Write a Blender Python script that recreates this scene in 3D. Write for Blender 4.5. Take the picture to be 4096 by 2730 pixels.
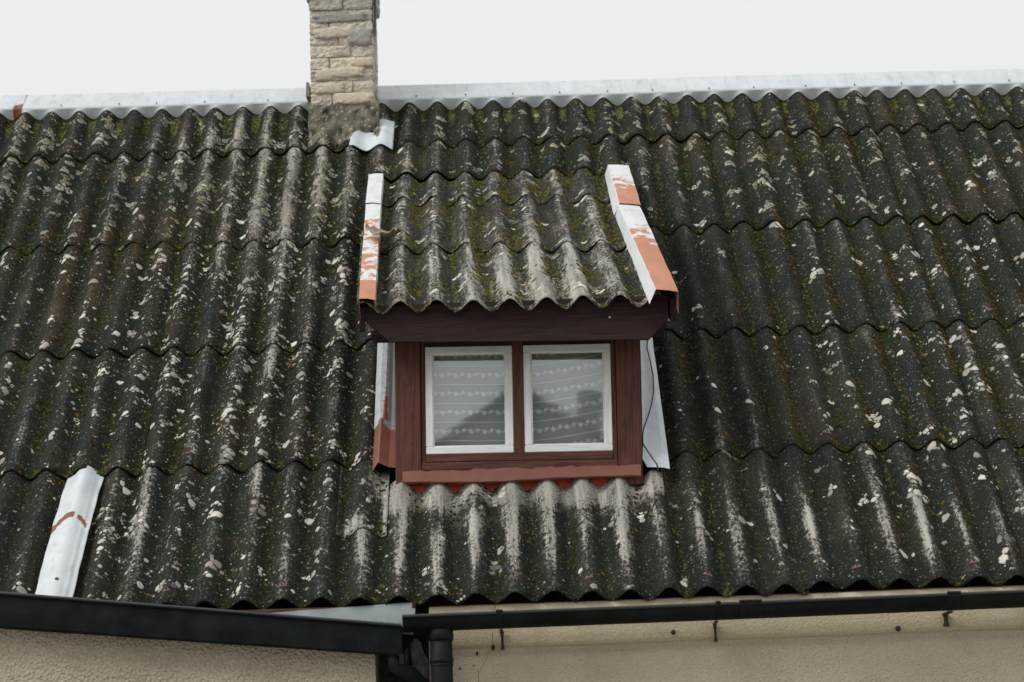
import bpy, math, random
from math import sin, cos, pi, exp, sqrt, tan, radians
from mathutils import Vector, Matrix, noise

# ------------------------------------------------------------------ reset
for o in list(bpy.data.objects): bpy.data.objects.remove(o)
scn = bpy.context.scene
COL = scn.collection
R = random.Random(7)
def lerp(a, b, t): return a+(b-a)*t

# ------------------------------------------------------------------ camera
E = 2.6                                   # height of the eave line
cam_d = bpy.data.cameras.new('camera'); cam = bpy.data.objects.new('camera', cam_d); COL.objects.link(cam)
cam_d.sensor_width = 36; cam_d.lens = 85; cam_d.clip_end = 3000; cam_d.clip_start = .1
yaw, pit, rol = radians(-.581), radians(11.0), radians(1.801)
fw = Vector((sin(yaw)*cos(pit), cos(yaw)*cos(pit), sin(pit)))
rt = Vector((cos(yaw), -sin(yaw), 0)); up = rt.cross(fw)
r2 = cos(rol)*rt - sin(rol)*up; u2 = cos(rol)*up + sin(rol)*rt
m = Matrix((r2, u2, -fw)).transposed().to_4x4(); m.translation = Vector((0, -11.018, E-.969))
cam.matrix_world = m
cam_d.dof.use_dof = True; cam_d.dof.focus_distance = 12.4; cam_d.dof.aperture_fstop = 2.8
scn.camera = cam

# ------------------------------------------------------------------ overcast sky and soft sun
SUN_EL, SUN_AZ = radians(42), radians(242)      # azimuth clockwise from +Y: behind the camera, a little left
w = bpy.data.worlds.new('World'); scn.world = w; w.use_nodes = True
nt = w.node_tree; nt.nodes.clear()
sky = nt.nodes.new('ShaderNodeTexSky'); sky.sky_type = 'NISHITA'; sky.sun_disc = False
sky.sun_elevation = SUN_EL; sky.sun_rotation = SUN_AZ; sky.dust_density = 4; sky.air_density = 1
b1 = nt.nodes.new('ShaderNodeBackground'); b1.inputs[1].default_value = .05
nt.links.new(sky.outputs[0], b1.inputs[0])
b2 = nt.nodes.new('ShaderNodeBackground')       # the even cloud layer
b2.inputs[1].default_value = .74
tcw = nt.nodes.new('ShaderNodeTexCoord'); sx = nt.nodes.new('ShaderNodeSeparateXYZ'); nt.links.new(tcw.outputs['Generated'], sx.inputs[0])
mr = nt.nodes.new('ShaderNodeMapRange'); nt.links.new(sx.outputs[2], mr.inputs[0])     # overcast luminance rises towards the zenith
mr.inputs[1].default_value = 0; mr.inputs[2].default_value = 1; mr.inputs[3].default_value = .88; mr.inputs[4].default_value = 1.36
cm = nt.nodes.new('ShaderNodeMix'); cm.data_type = 'RGBA'; cm.blend_type = 'MULTIPLY'; cm.inputs[0].default_value = 1
cm.inputs[6].default_value = (.845, .86, .87, 1); nt.links.new(mr.outputs[0], cm.inputs[7]); nt.links.new(cm.outputs[2], b2.inputs[0])
mx = nt.nodes.new('ShaderNodeMixShader'); mx.inputs[0].default_value = .93
nt.links.new(b1.outputs[0], mx.inputs[1]); nt.links.new(b2.outputs[0], mx.inputs[2])
ow = nt.nodes.new('ShaderNodeOutputWorld'); nt.links.new(mx.outputs[0], ow.inputs[0])
sd = bpy.data.lights.new('sun', 'SUN'); sd.energy = 1.5; sd.angle = radians(26); sd.color = (1, .985, .955)
so = bpy.data.objects.new('sun', sd); COL.objects.link(so)
sdir = Vector((sin(SUN_AZ)*cos(SUN_EL), cos(SUN_AZ)*cos(SUN_EL), sin(SUN_EL)))
so.rotation_euler = sdir.to_track_quat('Z', 'Y').to_euler()
scn.view_settings.view_transform = 'Standard'; scn.view_settings.look = 'None'
scn.view_settings.exposure = 0.47; scn.view_settings.gamma = 1.0
scn.view_settings.use_curve_mapping = False

# ------------------------------------------------------------------ material helpers
class NT:
    def __init__(s, name, rough=.8, spec=.3):
        s.m = bpy.data.materials.new(name); s.m.use_nodes = True
        s.t = s.m.node_tree; s.t.nodes.clear()
        s.o = s.t.nodes.new('ShaderNodeOutputMaterial')
        s.b = s.t.nodes.new('ShaderNodeBsdfPrincipled')
        s.t.links.new(s.b.outputs[0], s.o.inputs[0])
        s.b.inputs['Roughness'].default_value = rough
        s.b.inputs['Specular IOR Level'].default_value = spec
    def n(s, ty, **k):
        nd = s.t.nodes.new(ty)
        for a, v in k.items(): setattr(nd, a, v)
        return nd
    def l(s, a, b): s.t.links.new(a, b)
    def put(s, sock, v):
        if hasattr(v, 'links') or hasattr(v, 'is_linked'): s.l(v, sock)
        else: sock.default_value = v
    def coord(s, uv=False, scale=(1, 1, 1)):
        tc = s.n('ShaderNodeTexCoord'); mp = s.n('ShaderNodeMapping')
        s.l(tc.outputs['UV' if uv else 'Object'], mp.inputs[0]); mp.inputs['Scale'].default_value = scale
        return mp.outputs[0]
    def noise(s, vec, scale, detail=4, rough=.6, dist=0):
        nd = s.n('ShaderNodeTexNoise'); s.l(vec, nd.inputs['Vector'])
        nd.inputs['Scale'].default_value = scale; nd.inputs['Detail'].default_value = detail
        nd.inputs['Roughness'].default_value = rough; nd.inputs['Distortion'].default_value = dist
        return nd.outputs[0]
    def vor(s, vec, scale, feature='F1', rnd=1):
        nd = s.n('ShaderNodeTexVoronoi', feature=feature); s.l(vec, nd.inputs['Vector'])
        nd.inputs['Scale'].default_value = scale; nd.inputs['Randomness'].default_value = rnd
        return nd
    def math(s, op, a, b=None, clamp=False):
        nd = s.n('ShaderNodeMath', operation=op, use_clamp=clamp); s.put(nd.inputs[0], a)
        if b is not None: s.put(nd.inputs[1], b)
        return nd.outputs[0]
    def step(s, v, a, b):
        nd = s.n('ShaderNodeMapRange', interpolation_type='SMOOTHSTEP'); s.put(nd.inputs[0], v)
        nd.inputs[1].default_value = a; nd.inputs[2].default_value = b
        return nd.outputs[0]
    def mix(s, f, a, b):
        nd = s.n('ShaderNodeMix', data_type='RGBA'); s.put(nd.inputs[0], f)
        for i, v in ((6, a), (7, b)):
            if isinstance(v, tuple): nd.inputs[i].default_value = (*v, 1)
            else: s.l(v, nd.inputs[i])
        return nd.outputs[2]
    def mul(s, a, b):
        nd = s.n('ShaderNodeMix', data_type='RGBA', blend_type='MULTIPLY'); nd.inputs[0].default_value = 1
        for i, v in ((6, a), (7, b)):
            if isinstance(v, tuple): nd.inputs[i].default_value = (*v, 1)
            else: s.l(v, nd.inputs[i])
        return nd.outputs[2]
    def attr(s, name):
        nd = s.n('ShaderNodeAttribute', attribute_name=name); return nd
    def sep(s, c):
        nd = s.n('ShaderNodeSeparateColor'); s.l(c, nd.inputs[0]); return nd.outputs
    def col(s, c):
        if isinstance(c, tuple): s.b.inputs['Base Color'].default_value = (*c, 1)
        else: s.l(c, s.b.inputs['Base Color'])
    def bump(s, h, strength=.4, dist=.01):
        nd = s.n('ShaderNodeBump'); nd.inputs['Strength'].default_value = strength
        nd.inputs['Distance'].default_value = dist; s.l(h, nd.inputs['Height'])
        s.l(nd.outputs[0], s.b.inputs['Normal'])

def mat_sheet():
    k = NT('fibre_cement', .92, .08)
    c = k.coord(True); st = k.coord(True, (34, 1.6, 1)); mid = k.coord(True, (1, .45, 1))
    wr = k.sep(k.attr('wear').outputs[0])  # wear and stain masks; on the sheets also painted relief shading
    fine = k.noise(c, 95, 5, .75); big = k.noise(c, 1.7, 4, .6); med = k.noise(mid, 13, 5, .65); strk = k.noise(st, 1, 4, .6)
    base = k.mix(k.step(fine, .32, .72), (.0066, .0088, .0066), (.031, .034, .0275))
    base = k.mix(k.math('MULTIPLY', k.step(big, .45, .7), .55), base, (.050, .040, .028))
    base = k.mix(k.math('MULTIPLY', k.step(med, .5, .75), .35), base, (.060, .059, .049))
    base = k.mix(k.math('MULTIPLY', k.step(strk, .55, .8), .4), base, (.085, .085, .080))
    # worn, washed fibre, with lit crests painted in: pale patches broken up by noise
    grit = k.noise(k.coord(True, (1.3, .8, 1)), 48, 5, .8)
    br = k.math('ADD', k.math('MULTIPLY', k.math('SUBTRACT', grit, .5), 2.6), k.math('MULTIPLY', k.math('SUBTRACT', strk, .5), .9))
    br = k.math('ADD', br, k.math('MULTIPLY', k.math('SUBTRACT', med, .5), .8))
    v = k.math('ADD', wr[0], br)
    base = k.mix(k.math('MULTIPLY', k.step(v, .25, .95), .45), base, (.20, .195, .17))
    chalk = k.mix(k.step(k.math('ADD', k.math('MULTIPLY', strk, .6), k.math('MULTIPLY', fine, .55)), .42, .72), (.17, .165, .145), (.50, .475, .415))
    base = k.mix(k.math('MULTIPLY', k.step(v, .58, .80), .82), base, chalk)
    v = k.math('ADD', wr[1], k.math('MULTIPLY', br, .8))
    base = k.mix(k.math('MULTIPLY', k.step(v, .22, .8), .62), base, (.085, .054, .022))
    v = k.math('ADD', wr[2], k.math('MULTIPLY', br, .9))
    base = k.mix(k.math('MULTIPLY', k.step(v, .20, .60), .8), base, (.0095, .0120, .0060))  # trough algae, near black so it doubles as painted shade
    base = k.mix(k.math('MULTIPLY', k.step(v, .80, 1.1), .7), base, (.12, .12, .035))
    # crustose specks
    dist = k.noise(c, 60, 2)
    wc = k.n('ShaderNodeVectorMath', operation='ADD'); k.l(c, wc.inputs[0])
    sc = k.n('ShaderNodeVectorMath', operation='SCALE'); k.l(k.n('ShaderNodeTexNoise').outputs[1], sc.inputs[0]); sc.inputs[3].default_value = .0
    k.l(sc.outputs[0], wc.inputs[1])
    for scale, lo, hi, colr in ((58, .10, .28, (.27, .26, .225)), (105, .12, .30, (.21, .205, .18))):
        vo = k.vor(wc.outputs[0], scale)
        rnd = k.sep(vo.outputs['Color'])
        dd = k.math('ADD', vo.outputs['Distance'], k.math('MULTIPLY', k.math('SUBTRACT', fine, .5), .45))
        spot = k.math('SUBTRACT', 1, k.step(dd, lo, hi))
        gate = k.math('GREATER_THAN', k.math('ADD', rnd[0], k.math('MULTIPLY', med, .6)), 1.0)
        base = k.mix(k.math('MULTIPLY', k.math('MULTIPLY', spot, gate), .7), base, colr)
    k.col(base)
    hh = k.math('ADD', k.math('MULTIPLY', fine, .7), k.math('MULTIPLY', med, 1.2))
    k.bump(hh, .5, .006)
    return k.m

def mat_vc(name, rough=.9, spec=.15, sc=160, lo=.7):
    k = NT(name, rough, spec); a = k.attr('tint').outputs[0]; c = k.coord()
    f = k.noise(c, sc, 4, .7)
    k.col(k.mul(a, k.mix(k.step(f, .25, .75), (lo, lo, lo), (1.15, 1.15, 1.12))))
    k.bump(f, .4, .004)
    return k.m

def mat_metal(name, base, rough=.45, paint=None, edge=.12, scale=(14, 60, 1), rust=False):
    k = NT(name, rough, .4); c = k.coord(True); c2 = k.coord(True, scale)
    n1 = k.noise(c, 9, 4); n2 = k.noise(c2, 1, 5, .7, .6); n3 = k.noise(c, 220, 3)
    col = k.mix(k.step(n1, .3, .75), tuple(x*.86 for x in base), base)
    col = k.mix(k.math('MULTIPLY', k.step(n3, .55, .8), .25), col, tuple(x*.7 for x in base))
    dirt = k.step(k.noise(k.coord(True, (8, 3, 1)), 2.2, 6, .75), .48, .78)
    col = k.mix(k.math('MULTIPLY', dirt, .65), col, tuple(x*.45 for x in base))
    if paint:
        a = k.sep(k.attr('wear').outputs[0])
        v = k.math('ADD', a[0], k.math('MULTIPLY', k.math('SUBTRACT', n2, .5), 2.3))
        v = k.math('ADD', v, k.math('MULTIPLY', k.math('SUBTRACT', n3, .5), .12))
        pc = k.mix(k.step(n1, .3, .7), paint, tuple(x*.8 for x in paint))
        pc = k.mix(k.math('MULTIPLY', k.step(n3, .5, .75), .3), pc, tuple(min(1, x*1.5) for x in paint))
        col = k.mix(k.step(v, .5-edge, .5+edge), col, pc)
    if rust:
        a = k.sep(k.attr('wear').outputs[0])
        v = k.math('ADD', a[2], k.math('MULTIPLY', k.math('SUBTRACT', n2, .5), .9))
        col = k.mix(k.math('MULTIPLY', k.step(v, .3, .8), .8), col, (.15, .165, .155))
        a = k.sep(k.attr('wear').outputs[0])
        v = k.math('ADD', a[1], k.math('MULTIPLY', k.math('SUBTRACT', n2, .5), .8))
        col = k.mix(k.step(v, .4, .6), col, (.20, .065, .03))
    k.col(col); k.bump(k.noise(c, 26, 3), .25, .004)
    return k.m

def mat_wood(name, base, var=.58, rough=.75):
    k = NT(name, rough, .25); c = k.coord(True, (3, 60, 1)); c2 = k.coord(True)
    g = k.noise(c, 1, 6, .65, 1.2); f = k.noise(c2, 14, 4); h = k.noise(c2, 200, 3)
    col = k.mix(k.step(g, .3, .7), tuple(x*(1-var) for x in base), tuple(x*1.15 for x in base))
    col = k.mix(k.math('MULTIPLY', k.step(f, .5, .8), .35), col, tuple(x*1.45 for x in base))
    col = k.mix(k.math('MULTIPLY', k.step(h, .62, .75), .3), col, tuple(x*.55 for x in base))
    k.col(col); k.bump(g, .6, .004)
    return k.m

def mat_stucco(name, c0, c1, grain, bstr, bdist):
    k = NT(name, .92, .15); c = k.coord()
    g = k.noise(c, grain, 5, .7); b = k.noise(c, 1.1, 4); md = k.noise(c, 7, 4); vo = k.vor(c, grain*.9)
    st = k.noise(k.coord(False, (5, 5, .5)), 1, 4)
    col = k.mix(k.step(g, .3, .7), c0, c1)
    col = k.mix(k.math('MULTIPLY', k.step(b, .42, .72), .55), col, tuple(x*.66 for x in c0))
    col = k.mix(k.math('MULTIPLY', k.step(md, .55, .8), .25), col, tuple(x*.8 for x in c0))
    col = k.mix(k.math('MULTIPLY', k.step(st, .55, .75), .3), col, (c0[0]*.6, c0[1]*.6, c0[2]*.52))
    pit = k.noise(c, grain*.55, 3, .8)
    col = k.mix(k.math('MULTIPLY', k.step(pit, .58, .72), .5), col, tuple(x*.38 for x in c0))
    k.col(col)
    k.bump(k.math('ADD', k.math('MULTIPLY', g, .8), vo.outputs['Distance']), bstr, bdist)
    return k.m

def mat_flat(name, base, rough=.6, spec=.4, sc=30, var=.3, bs=.15):
    k = NT(name, rough, spec); c = k.coord()
    f = k.noise(c, sc, 4)
    k.col(k.mix(k.step(f, .3, .72), tuple(x*(1-var) for x in base), tuple(x*(1+var*.5) for x in base)))
    k.bump(f, bs, .003)
    return k.m

def mat_brick():
    k = NT('old_brick', .93, .12); c = k.coord(False)
    a = k.attr('tint').outputs[0]
    f = k.noise(c, 70, 5, .7); g = k.noise(c, 17, 4, .6); h = k.noise(c, 6, 3)
    col = k.mul(a, k.mix(k.step(f, .25, .75), (.68, .66, .62), (1.15, 1.15, 1.15)))
    col = k.mix(k.math('MULTIPLY', k.step(g, .5, .72), .5), col, (.17, .165, .145))
    col = k.mix(k.math('MULTIPLY', k.step(h, .55, .75), .45), col, (.50, .45, .37))
    k.col(col); k.bump(k.math('ADD', f, k.math('MULTIPLY', g, 2)), .7, .006)
    return k.m

def mat_glass():
    k = NT('window_glass'); t = k.t; t.nodes.remove(k.b)
    tr = k.n('ShaderNodeBsdfTransparent'); tr.inputs[0].default_value = (.95, .97, .96, 1)
    gl = k.n('ShaderNodeBsdfGlossy'); gl.inputs['Roughness'].default_value = .03
    gl.inputs[0].default_value = (.95, 1, 1, 1)
    c = k.coord(True, (1.0, 1.8, 1)); nz = k.noise(c, 3.0, 2, .5, .5)
    bp = k.n('ShaderNodeBump'); bp.inputs['Strength'].default_value = .045; bp.inputs['Distance'].default_value = .006
    k.l(nz, bp.inputs['Height']); k.l(bp.outputs[0], gl.inputs['Normal'])
    lw = k.n('ShaderNodeLayerWeight'); lw.inputs[0].default_value = .2
    f = k.math('ADD', k.math('MULTIPLY', lw.outputs[1], .6), .23, True)
    ms = k.n('ShaderNodeMixShader'); k.l(f, ms.inputs[0]); k.l(tr.outputs[0], ms.inputs[1]); k.l(gl.outputs[0], ms.inputs[2])
    k.l(ms.outputs[0], k.o.inputs[0])
    return k.m

def mat_curtain():
    k = NT('sheer_fabric'); t = k.t; t.nodes.remove(k.b)
    df = k.n('ShaderNodeBsdfDiffuse'); tl = k.n('ShaderNodeBsdfTranslucent'); tp = k.n('ShaderNodeBsdfTransparent')
    c = k.coord(True, (1, 1, 1)); f = k.noise(c, 500, 2); g = k.noise(c, 5, 3)
    col = k.mix(g, (.58, .625, .61), (.72, .765, .745))
    for b in (df, tl): k.l(col, b.inputs[0])
    m1 = k.n('ShaderNodeMixShader'); m1.inputs[0].default_value = .35
    k.l(df.outputs[0], m1.inputs[1]); k.l(tl.outputs[0], m1.inputs[2])
    m2 = k.n('ShaderNodeMixShader'); k.l(k.math('MULTIPLY', k.step(f, .3, .7), .22), m2.inputs[0])
    k.l(m1.outputs[0], m2.inputs[1]); k.l(tp.outputs[0], m2.inputs[2]); k.l(m2.outputs[0], k.o.inputs[0])
    return k.m

M = dict(
    sheet=mat_sheet(), lichen=mat_vc('lichen', .95, .1, 140, .62), moss=mat_vc('moss', .95, .1, 300, .5),
    galv=mat_metal('galvanised_sheet', (.57, .60, .615), .55, rust=True),
    ridge=mat_metal('ridge_zinc', (.54, .575, .595), .5, rust=True),
    peel=mat_metal('peeling_paint_metal', (.62, .635, .635), .6, paint=(.45, .180, .100), scale=(7, 16, 1)),
    redmet=mat_metal('red_painted_metal', (.27, .29, .285), .55, paint=(.225, .085, .062), edge=.05, scale=(16, 10, 1), rust=True),
    zinc=mat_metal('dull_zinc', (.20, .23, .235), .55, rust=True),
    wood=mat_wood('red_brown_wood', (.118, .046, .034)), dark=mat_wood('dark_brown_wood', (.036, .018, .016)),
    white=mat_wood('white_painted_wood', (.72, .725, .71), .10, .55),
    redboard=mat_flat('bright_red_board', (.42, .035, .012), .6),
    gutter=mat_flat('black_gutter', (.0055, .0080, .0076), .62, .14, 9, .75, .2),
    pipe=mat_flat('dark_green_pipe', (.0065, .011, .0105), .6, .18, 20, .3, .08),
    wl=mat_stucco('pebbledash', (.52, .445, .33), (.76, .675, .53), 80, 1.0, .016),
    wr=mat_stucco('stucco', (.50, .42, .31), (.66, .57, .44), 140, .8, .009),
    cornice=mat_stucco('cornice_render', (.45, .38, .26), (.58, .50, .355), 120, .5, .005),
    brick=mat_brick(), mortar=mat_flat('lime_mortar', (.46, .40, .32), .95, .1, 60, .45, .8),
    washer=mat_flat('pink_fixing_cap', (.20, .125, .108), .75, .2, 60, .5),
    rim=mat_flat('gutter_rim', (.020, .027, .027), .4, .5, 20, .3, .1),
    iron=mat_flat('dark_iron', (.02, .02, .02), .6), deck=mat_flat('roof_boards', (.06, .045, .035), .9),
    glass=mat_glass(), curtain=mat_curtain(), thread=mat_flat('white_thread', (.92, .94, .92), .9, .1, 80, .05),
    crack=mat_flat('crack_dark', (.03, .025, .02), .95, .05),
    rough=mat_flat('broken_render', (.085, .075, .075), .95, .1, 25, .5, .9),
    ground=mat_flat('ground_gravel', (.30, .285, .25), .95, .1, 3, .3),
    leaf=mat_flat('dead_bark', (.30, .265, .195), .9, .1, 60, .5, .8),
    fwall=mat_flat('plain_render', (.20, .18, .15), .9, .1, 2), froof=mat_flat('dark_slates', (.27, .28, .28), .8, .2, 4),
)

# ------------------------------------------------------------------ object helpers
def lk(o, parent=None):
    COL.objects.link(o)
    if parent is not None: o.parent = parent
    return o
def thing(name, label, cat, loc=(0, 0, 0), group=None):
    o = bpy.data.objects.new(name, None); o.location = loc; o.empty_display_size = .1
    o['label'] = label; o['category'] = cat
    if group: o['group'] = group
    return lk(o)
def wloc(o):
    v = Vector((0, 0, 0))
    while o is not None: v += o.location; o = o.parent
    return v
def mesh(name, verts, faces, mat, parent=None, origin=None, uv=None, cols=None, cname='wear', smooth=False, label=None):
    """verts in world coordinates; the object's origin is put on the object itself"""
    if origin is None:
        n = len(verts); origin = Vector((sum(v[0] for v in verts)/n, sum(v[1] for v in verts)/n, min(v[2] for v in verts)))
    origin = Vector(origin)
    me = bpy.data.meshes.new(name); me.from_pydata([Vector(v)-origin for v in verts], [], faces)
    if uv:
        ul = me.uv_layers.new(name='UVMap')
        li = [0]*len(me.loops); me.loops.foreach_get('vertex_index', li)
        fl = [0.0]*(2*len(li))
        for i, v in enumerate(li): fl[2*i], fl[2*i+1] = uv[v]
        ul.data.foreach_set('uv', fl)
    if cols:
        ca = me.color_attributes.new(cname, 'FLOAT_COLOR', 'POINT')
        ca.data.foreach_set('color', [x for c in cols for x in (c[0], c[1], c[2], 1.0)])
    if smooth: me.polygons.foreach_set('use_smooth', [True]*len(me.polygons))
    me.materials.append(M[mat]); me.update()
    o = bpy.data.objects.new(name, me)
    o.location = origin - (wloc(parent) if parent is not None else Vector())
    if label: o['label'] = label
    return lk(o, parent)
class MB:
    def __init__(s): s.v = []; s.f = []; s.uv = []; s.c = []
    def add(s, v, f, uv=None, c=None):
        b = len(s.v); s.v += [Vector(x) for x in v]; s.f += [tuple(b+i for i in q) for q in f]
        s.uv += uv if uv else [(x[0], x[2] if abs(x[2]) > 0 else x[1]) for x in v]
        s.c += c if c else [(0, 0, 0)]*len(v)
    def box(s, x0, x1, y0, y1, z0, z1, fn=None, vert=False, bev=.003):
        """a bevelled box; uv runs along the longer side"""
        b = min(bev, (x1-x0)/4, (y1-y0)/4, (z1-z0)/4)
        v = []; 
        for zz, ins in ((z0, b), (z0+b, 0), (z1-b, 0), (z1, b)):
            xa, xb, ya, yb = x0+ins, x1-ins, y0+ins, y1-ins
            v += [(xa+b, ya, zz), (xb-b, ya, zz), (xb, ya+b, zz), (xb, yb-b, zz), (xb-b, yb, zz), (xa+b, yb, zz), (xa, yb-b, zz), (xa, ya+b, zz)]
        f = []
        for k in range(3):
            for i in range(8):
                j = (i+1) % 8; f.append((k*8+i, k*8+j, (k+1)*8+j, (k+1)*8+i))
        f.append(tuple(range(7, -1, -1))); f.append(tuple(range(24, 32)))
        off = R.random()*9
        uv = [((p[2]+off, p[0]+p[1]) if vert else (p[0]+off, p[2]+p[1])) for p in v]
        s.add([fn(*p) for p in v] if fn else v, f, uv)
        return s
    def tube(s, pts, rad, n=8, caps=True, rads=None):
        pts = [Vector(p) for p in pts]; v = []; f = []
        for i, p in enumerate(pts):
            d = (pts[min(i+1, len(pts)-1)]-pts[max(i-1, 0)]).normalized()
            a = Vector((0, 0, 1)) if abs(d.z) < .9 else Vector((1, 0, 0))
            x = d.cross(a).normalized(); y = d.cross(x); rr = rads[i] if rads else rad
            v += [p+(x*cos(2*pi*k/n)+y*sin(2*pi*k/n))*rr for k in range(n)]
        for i in range(len(pts)-1):
            for k in range(n):
                j = (k+1) % n; f.append((i*n+k, i*n+j, (i+1)*n+j, (i+1)*n+k))
        if caps: f += [tuple(range(n-1, -1, -1)), tuple(range((len(pts)-1)*n, len(pts)*n))]
        s.add(v, f); return s
    def build(s, name, mat, parent=None, **k):
        return mesh(name, s.v, s.f, mat, parent, uv=s.uv, cols=s.c, **k)

# ------------------------------------------------------------------ roof planes
AL = radians(42.723); PITCH = .177; AMP = .0310; LAP = .11; TH = .0065
BE = math.atan(.514); DY, DZ = .38, 1.455
def P_main(u, s, h=0): return Vector((u, s*cos(AL)-h*sin(AL), E+s*sin(AL)+h*cos(AL)))
def P_dorm(u, s, h=0): return Vector((u, DY+s*cos(BE)-h*sin(BE), E+DZ+s*sin(BE)+h*cos(BE)))
class Sheet:
    """one corrugated sheet; u, s in metres across and up the roof, c0 a crest position"""
    def __init__(s, P, u0, u1, c0, s0, s1, vis, shear=0, sref=0, tilt=0, hl=.0125, hu=0, extra=0, kind='main', row=0):
        s.__dict__.update(P=P, u0=u0, u1=u1, c0=c0, s0=s0, s1=s1, vis=vis, shear=shear, sref=sref, tilt=tilt, kind=kind, row=row)
        s.hl = hl+R.uniform(-.002, .004)+extra; s.hu = hu+extra; s.seed = R.uniform(0, 90)
        s.um = (u0+u1)/2; s.du = R.uniform(-.005, .005)
    def low(s, u): return s.s0+s.tilt*(u-s.um)
    def h(s, u, t):
        a = (t-s.s0)/(s.s1-s.s0)
        b = s.hl+(s.hu-s.hl)*a
        return b+AMP*(cos(2*pi*(u-s.c0)/PITCH)-1)*(1+.05*sin(s.seed+u*2)) + .0025*noise.noise((u*1.6, t*1.6, s.seed))
    def pt(s, u, t, dh=0): return s.P(u+s.du+s.shear*(s.sref-t), t, s.h(u, t)+dh)
    def world_u(s, u, t): return u+s.du+s.shear*(s.sref-t)
    def crest(s, u): return .5+.5*cos(2*pi*(u-s.c0)/PITCH)
    def phase(s, u):                                  # -0.5..0.5 across a wave, 0 on the crest, positive to the right
        x = (u-s.c0)/PITCH; return x-math.floor(x+.5)
    def build(s, name, parent, wear, label=None):
        nu = max(8, int((s.u1-s.u0)/PITCH*13)); ns = max(8, int((s.s1-s.s0)*19)); v = []; uv = []; c = []
        for th in (0, -TH):
            for j in range(ns+1):
                a = j/ns
                for i in range(nu+1):
                    u = s.u0+(s.u1-s.u0)*i/nu
                    lo = s.low(u)+.005*noise.noise((u*14, s.seed, 3))+.05*max(0, noise.noise((u*7, s.seed, 9))-.38)+.003*noise.noise((u*60, s.seed, 5)); t = lo+(s.s1-lo)*a
                    v.append(s.pt(u, t, th)); uv.append((u+s.seed, t)); c.append(wear(s, u, t))
        n1 = (nu+1)*(ns+1); f = []; W = nu+1
        for j in range(ns):
            for i in range(nu):
                q = j*W+i; f.append((q, q+1, q+W+1, q+W)); f.append((n1+q, n1+q+W, n1+q+W+1, n1+q+1))
        for i in range(nu):
            f.append((i, n1+i, n1+i+1, i+1)); q = ns*W+i; f.append((q, q+1, n1+q+1, n1+q))
        for j in range(ns):
            q = j*W; f.append((q, q+W, n1+q+W, n1+q)); q += nu; f.append((q, n1+q, n1+q+W, q+W))
        s.obj = mesh(name, v, f, 'sheet', parent, uv=uv, cols=c, origin=s.pt(s.um, s.s0, -.05), smooth=True, label=label)
        me = s.obj.data
        return s.obj

def g2(u, s, cu, cs, ru, rs): return exp(-((u-cu)/ru)**2-((s-cs)/rs)**2)
def wear_relief_main(sh, u, t):
    U = sh.world_u(u, t); cr = sh.crest(u); ph = sh.phase(u)
    pale = cr**1.6*(.23+.36*noise.noise((u*2.5, t*1.1, 4+sh.seed))); brown = .0; green = 0  # crest wear, paler all over to paint light onto the relief
    # washed crests in the bottom row, right of the dormer
    if sh.row == 0:
        k = math.floor((u-sh.c0)/PITCH+.5); rn = noise.noise((k*3.3+sh.seed, 1, 2))
        if U > .6: pale += cr**2.5*exp(-((t-.45-.12*rn)/.30)**2)*(.55+.6*rn)*(1-.35*max(0, (U-1.9)))
        if -.95 < U < .60:                                         # heads of the sheets below the dormer
            pale += max(0, 1-(.97-t)/.25)*(.95+1.0*(1-cr)) if t < 1.0 else .6
            pale += .52*exp(-((t-.74)/.20)**2)*(.62+1.3*noise.noise((u*9, t*6, 3)))+.06
            pale += cr**2*exp(-((t-.42)/.30)**2)*(.55+.7*rn)
    if sh.row in (2, 3): pale += .22*g2(U, t, -1.46, 3.85, .38, .8)*(.7+.3*cr)
    pale += .50*exp(-((U+1.45)/.48)**2)*(.25+.75*cr)*(.55+.9*noise.noise((u*3.1, t*2.1, 12)))*(1 if t > .9 else .45)
    pale += .55*g2(U, t, -1.95, .62, .16, .42)*cr
    pale += .26*g2(U, t, -1.9, 4.4, 1.2, .6)*cr
    brown += .52*g2(U, t, -2.5, 2.9, .8, 1.2)*cr*(.6+noise.noise((u*4, t*.7, 6)))+.48*g2(U, t, -1.4, 3.9, .45, .7)*cr
    brown += .42*(ph > 0)*exp(-((ph-.22)/.13)**2)*(.4+.6*max(0, noise.noise((u*3, t*1.3, 5))+.3))
    brown += .30*g2(U, t, 2.4, 4.2, 1.2, .8)*cr
    green += .75*(1-cr)**1.5*(.62+.7*noise.noise((u*2.2, t*1.1, 9))) + .25*exp(-((t-sh.s0)/.05)**2)*(1-cr)  # algae in the troughs, widened to paint shade into the corrugation
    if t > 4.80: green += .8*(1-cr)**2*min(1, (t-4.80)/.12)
    return (max(0, min(1, pale)), max(0, min(1, brown)), max(0, min(1, green)))
def wear_dorm(sh, u, t):
    U = sh.world_u(u, t); cr = sh.crest(u); ph = sh.phase(u)
    k = math.floor((u-sh.c0)/PITCH+.5); rn = noise.noise((k*5.1, 4, sh.row*3.0))
    pale = .30+.75*g2(U, t, .02, .42, .34, .5)*(.35+.65*cr)+cr**1.4*(.28+.3*rn)*(1 if t < 1.9 else .7)
    pale += .40*exp(-((t-sh.s0)/.07)**2)*(.4+noise.noise((U*5, 3, 1)))
    brown = .28*exp(-((ph-.25)/.12)**2)*(.6+noise.noise((u*4, t*2, 7)))
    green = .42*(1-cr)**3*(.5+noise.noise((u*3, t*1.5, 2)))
    return (max(0, min(1, pale)), max(0, brown), max(0, green))

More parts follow.
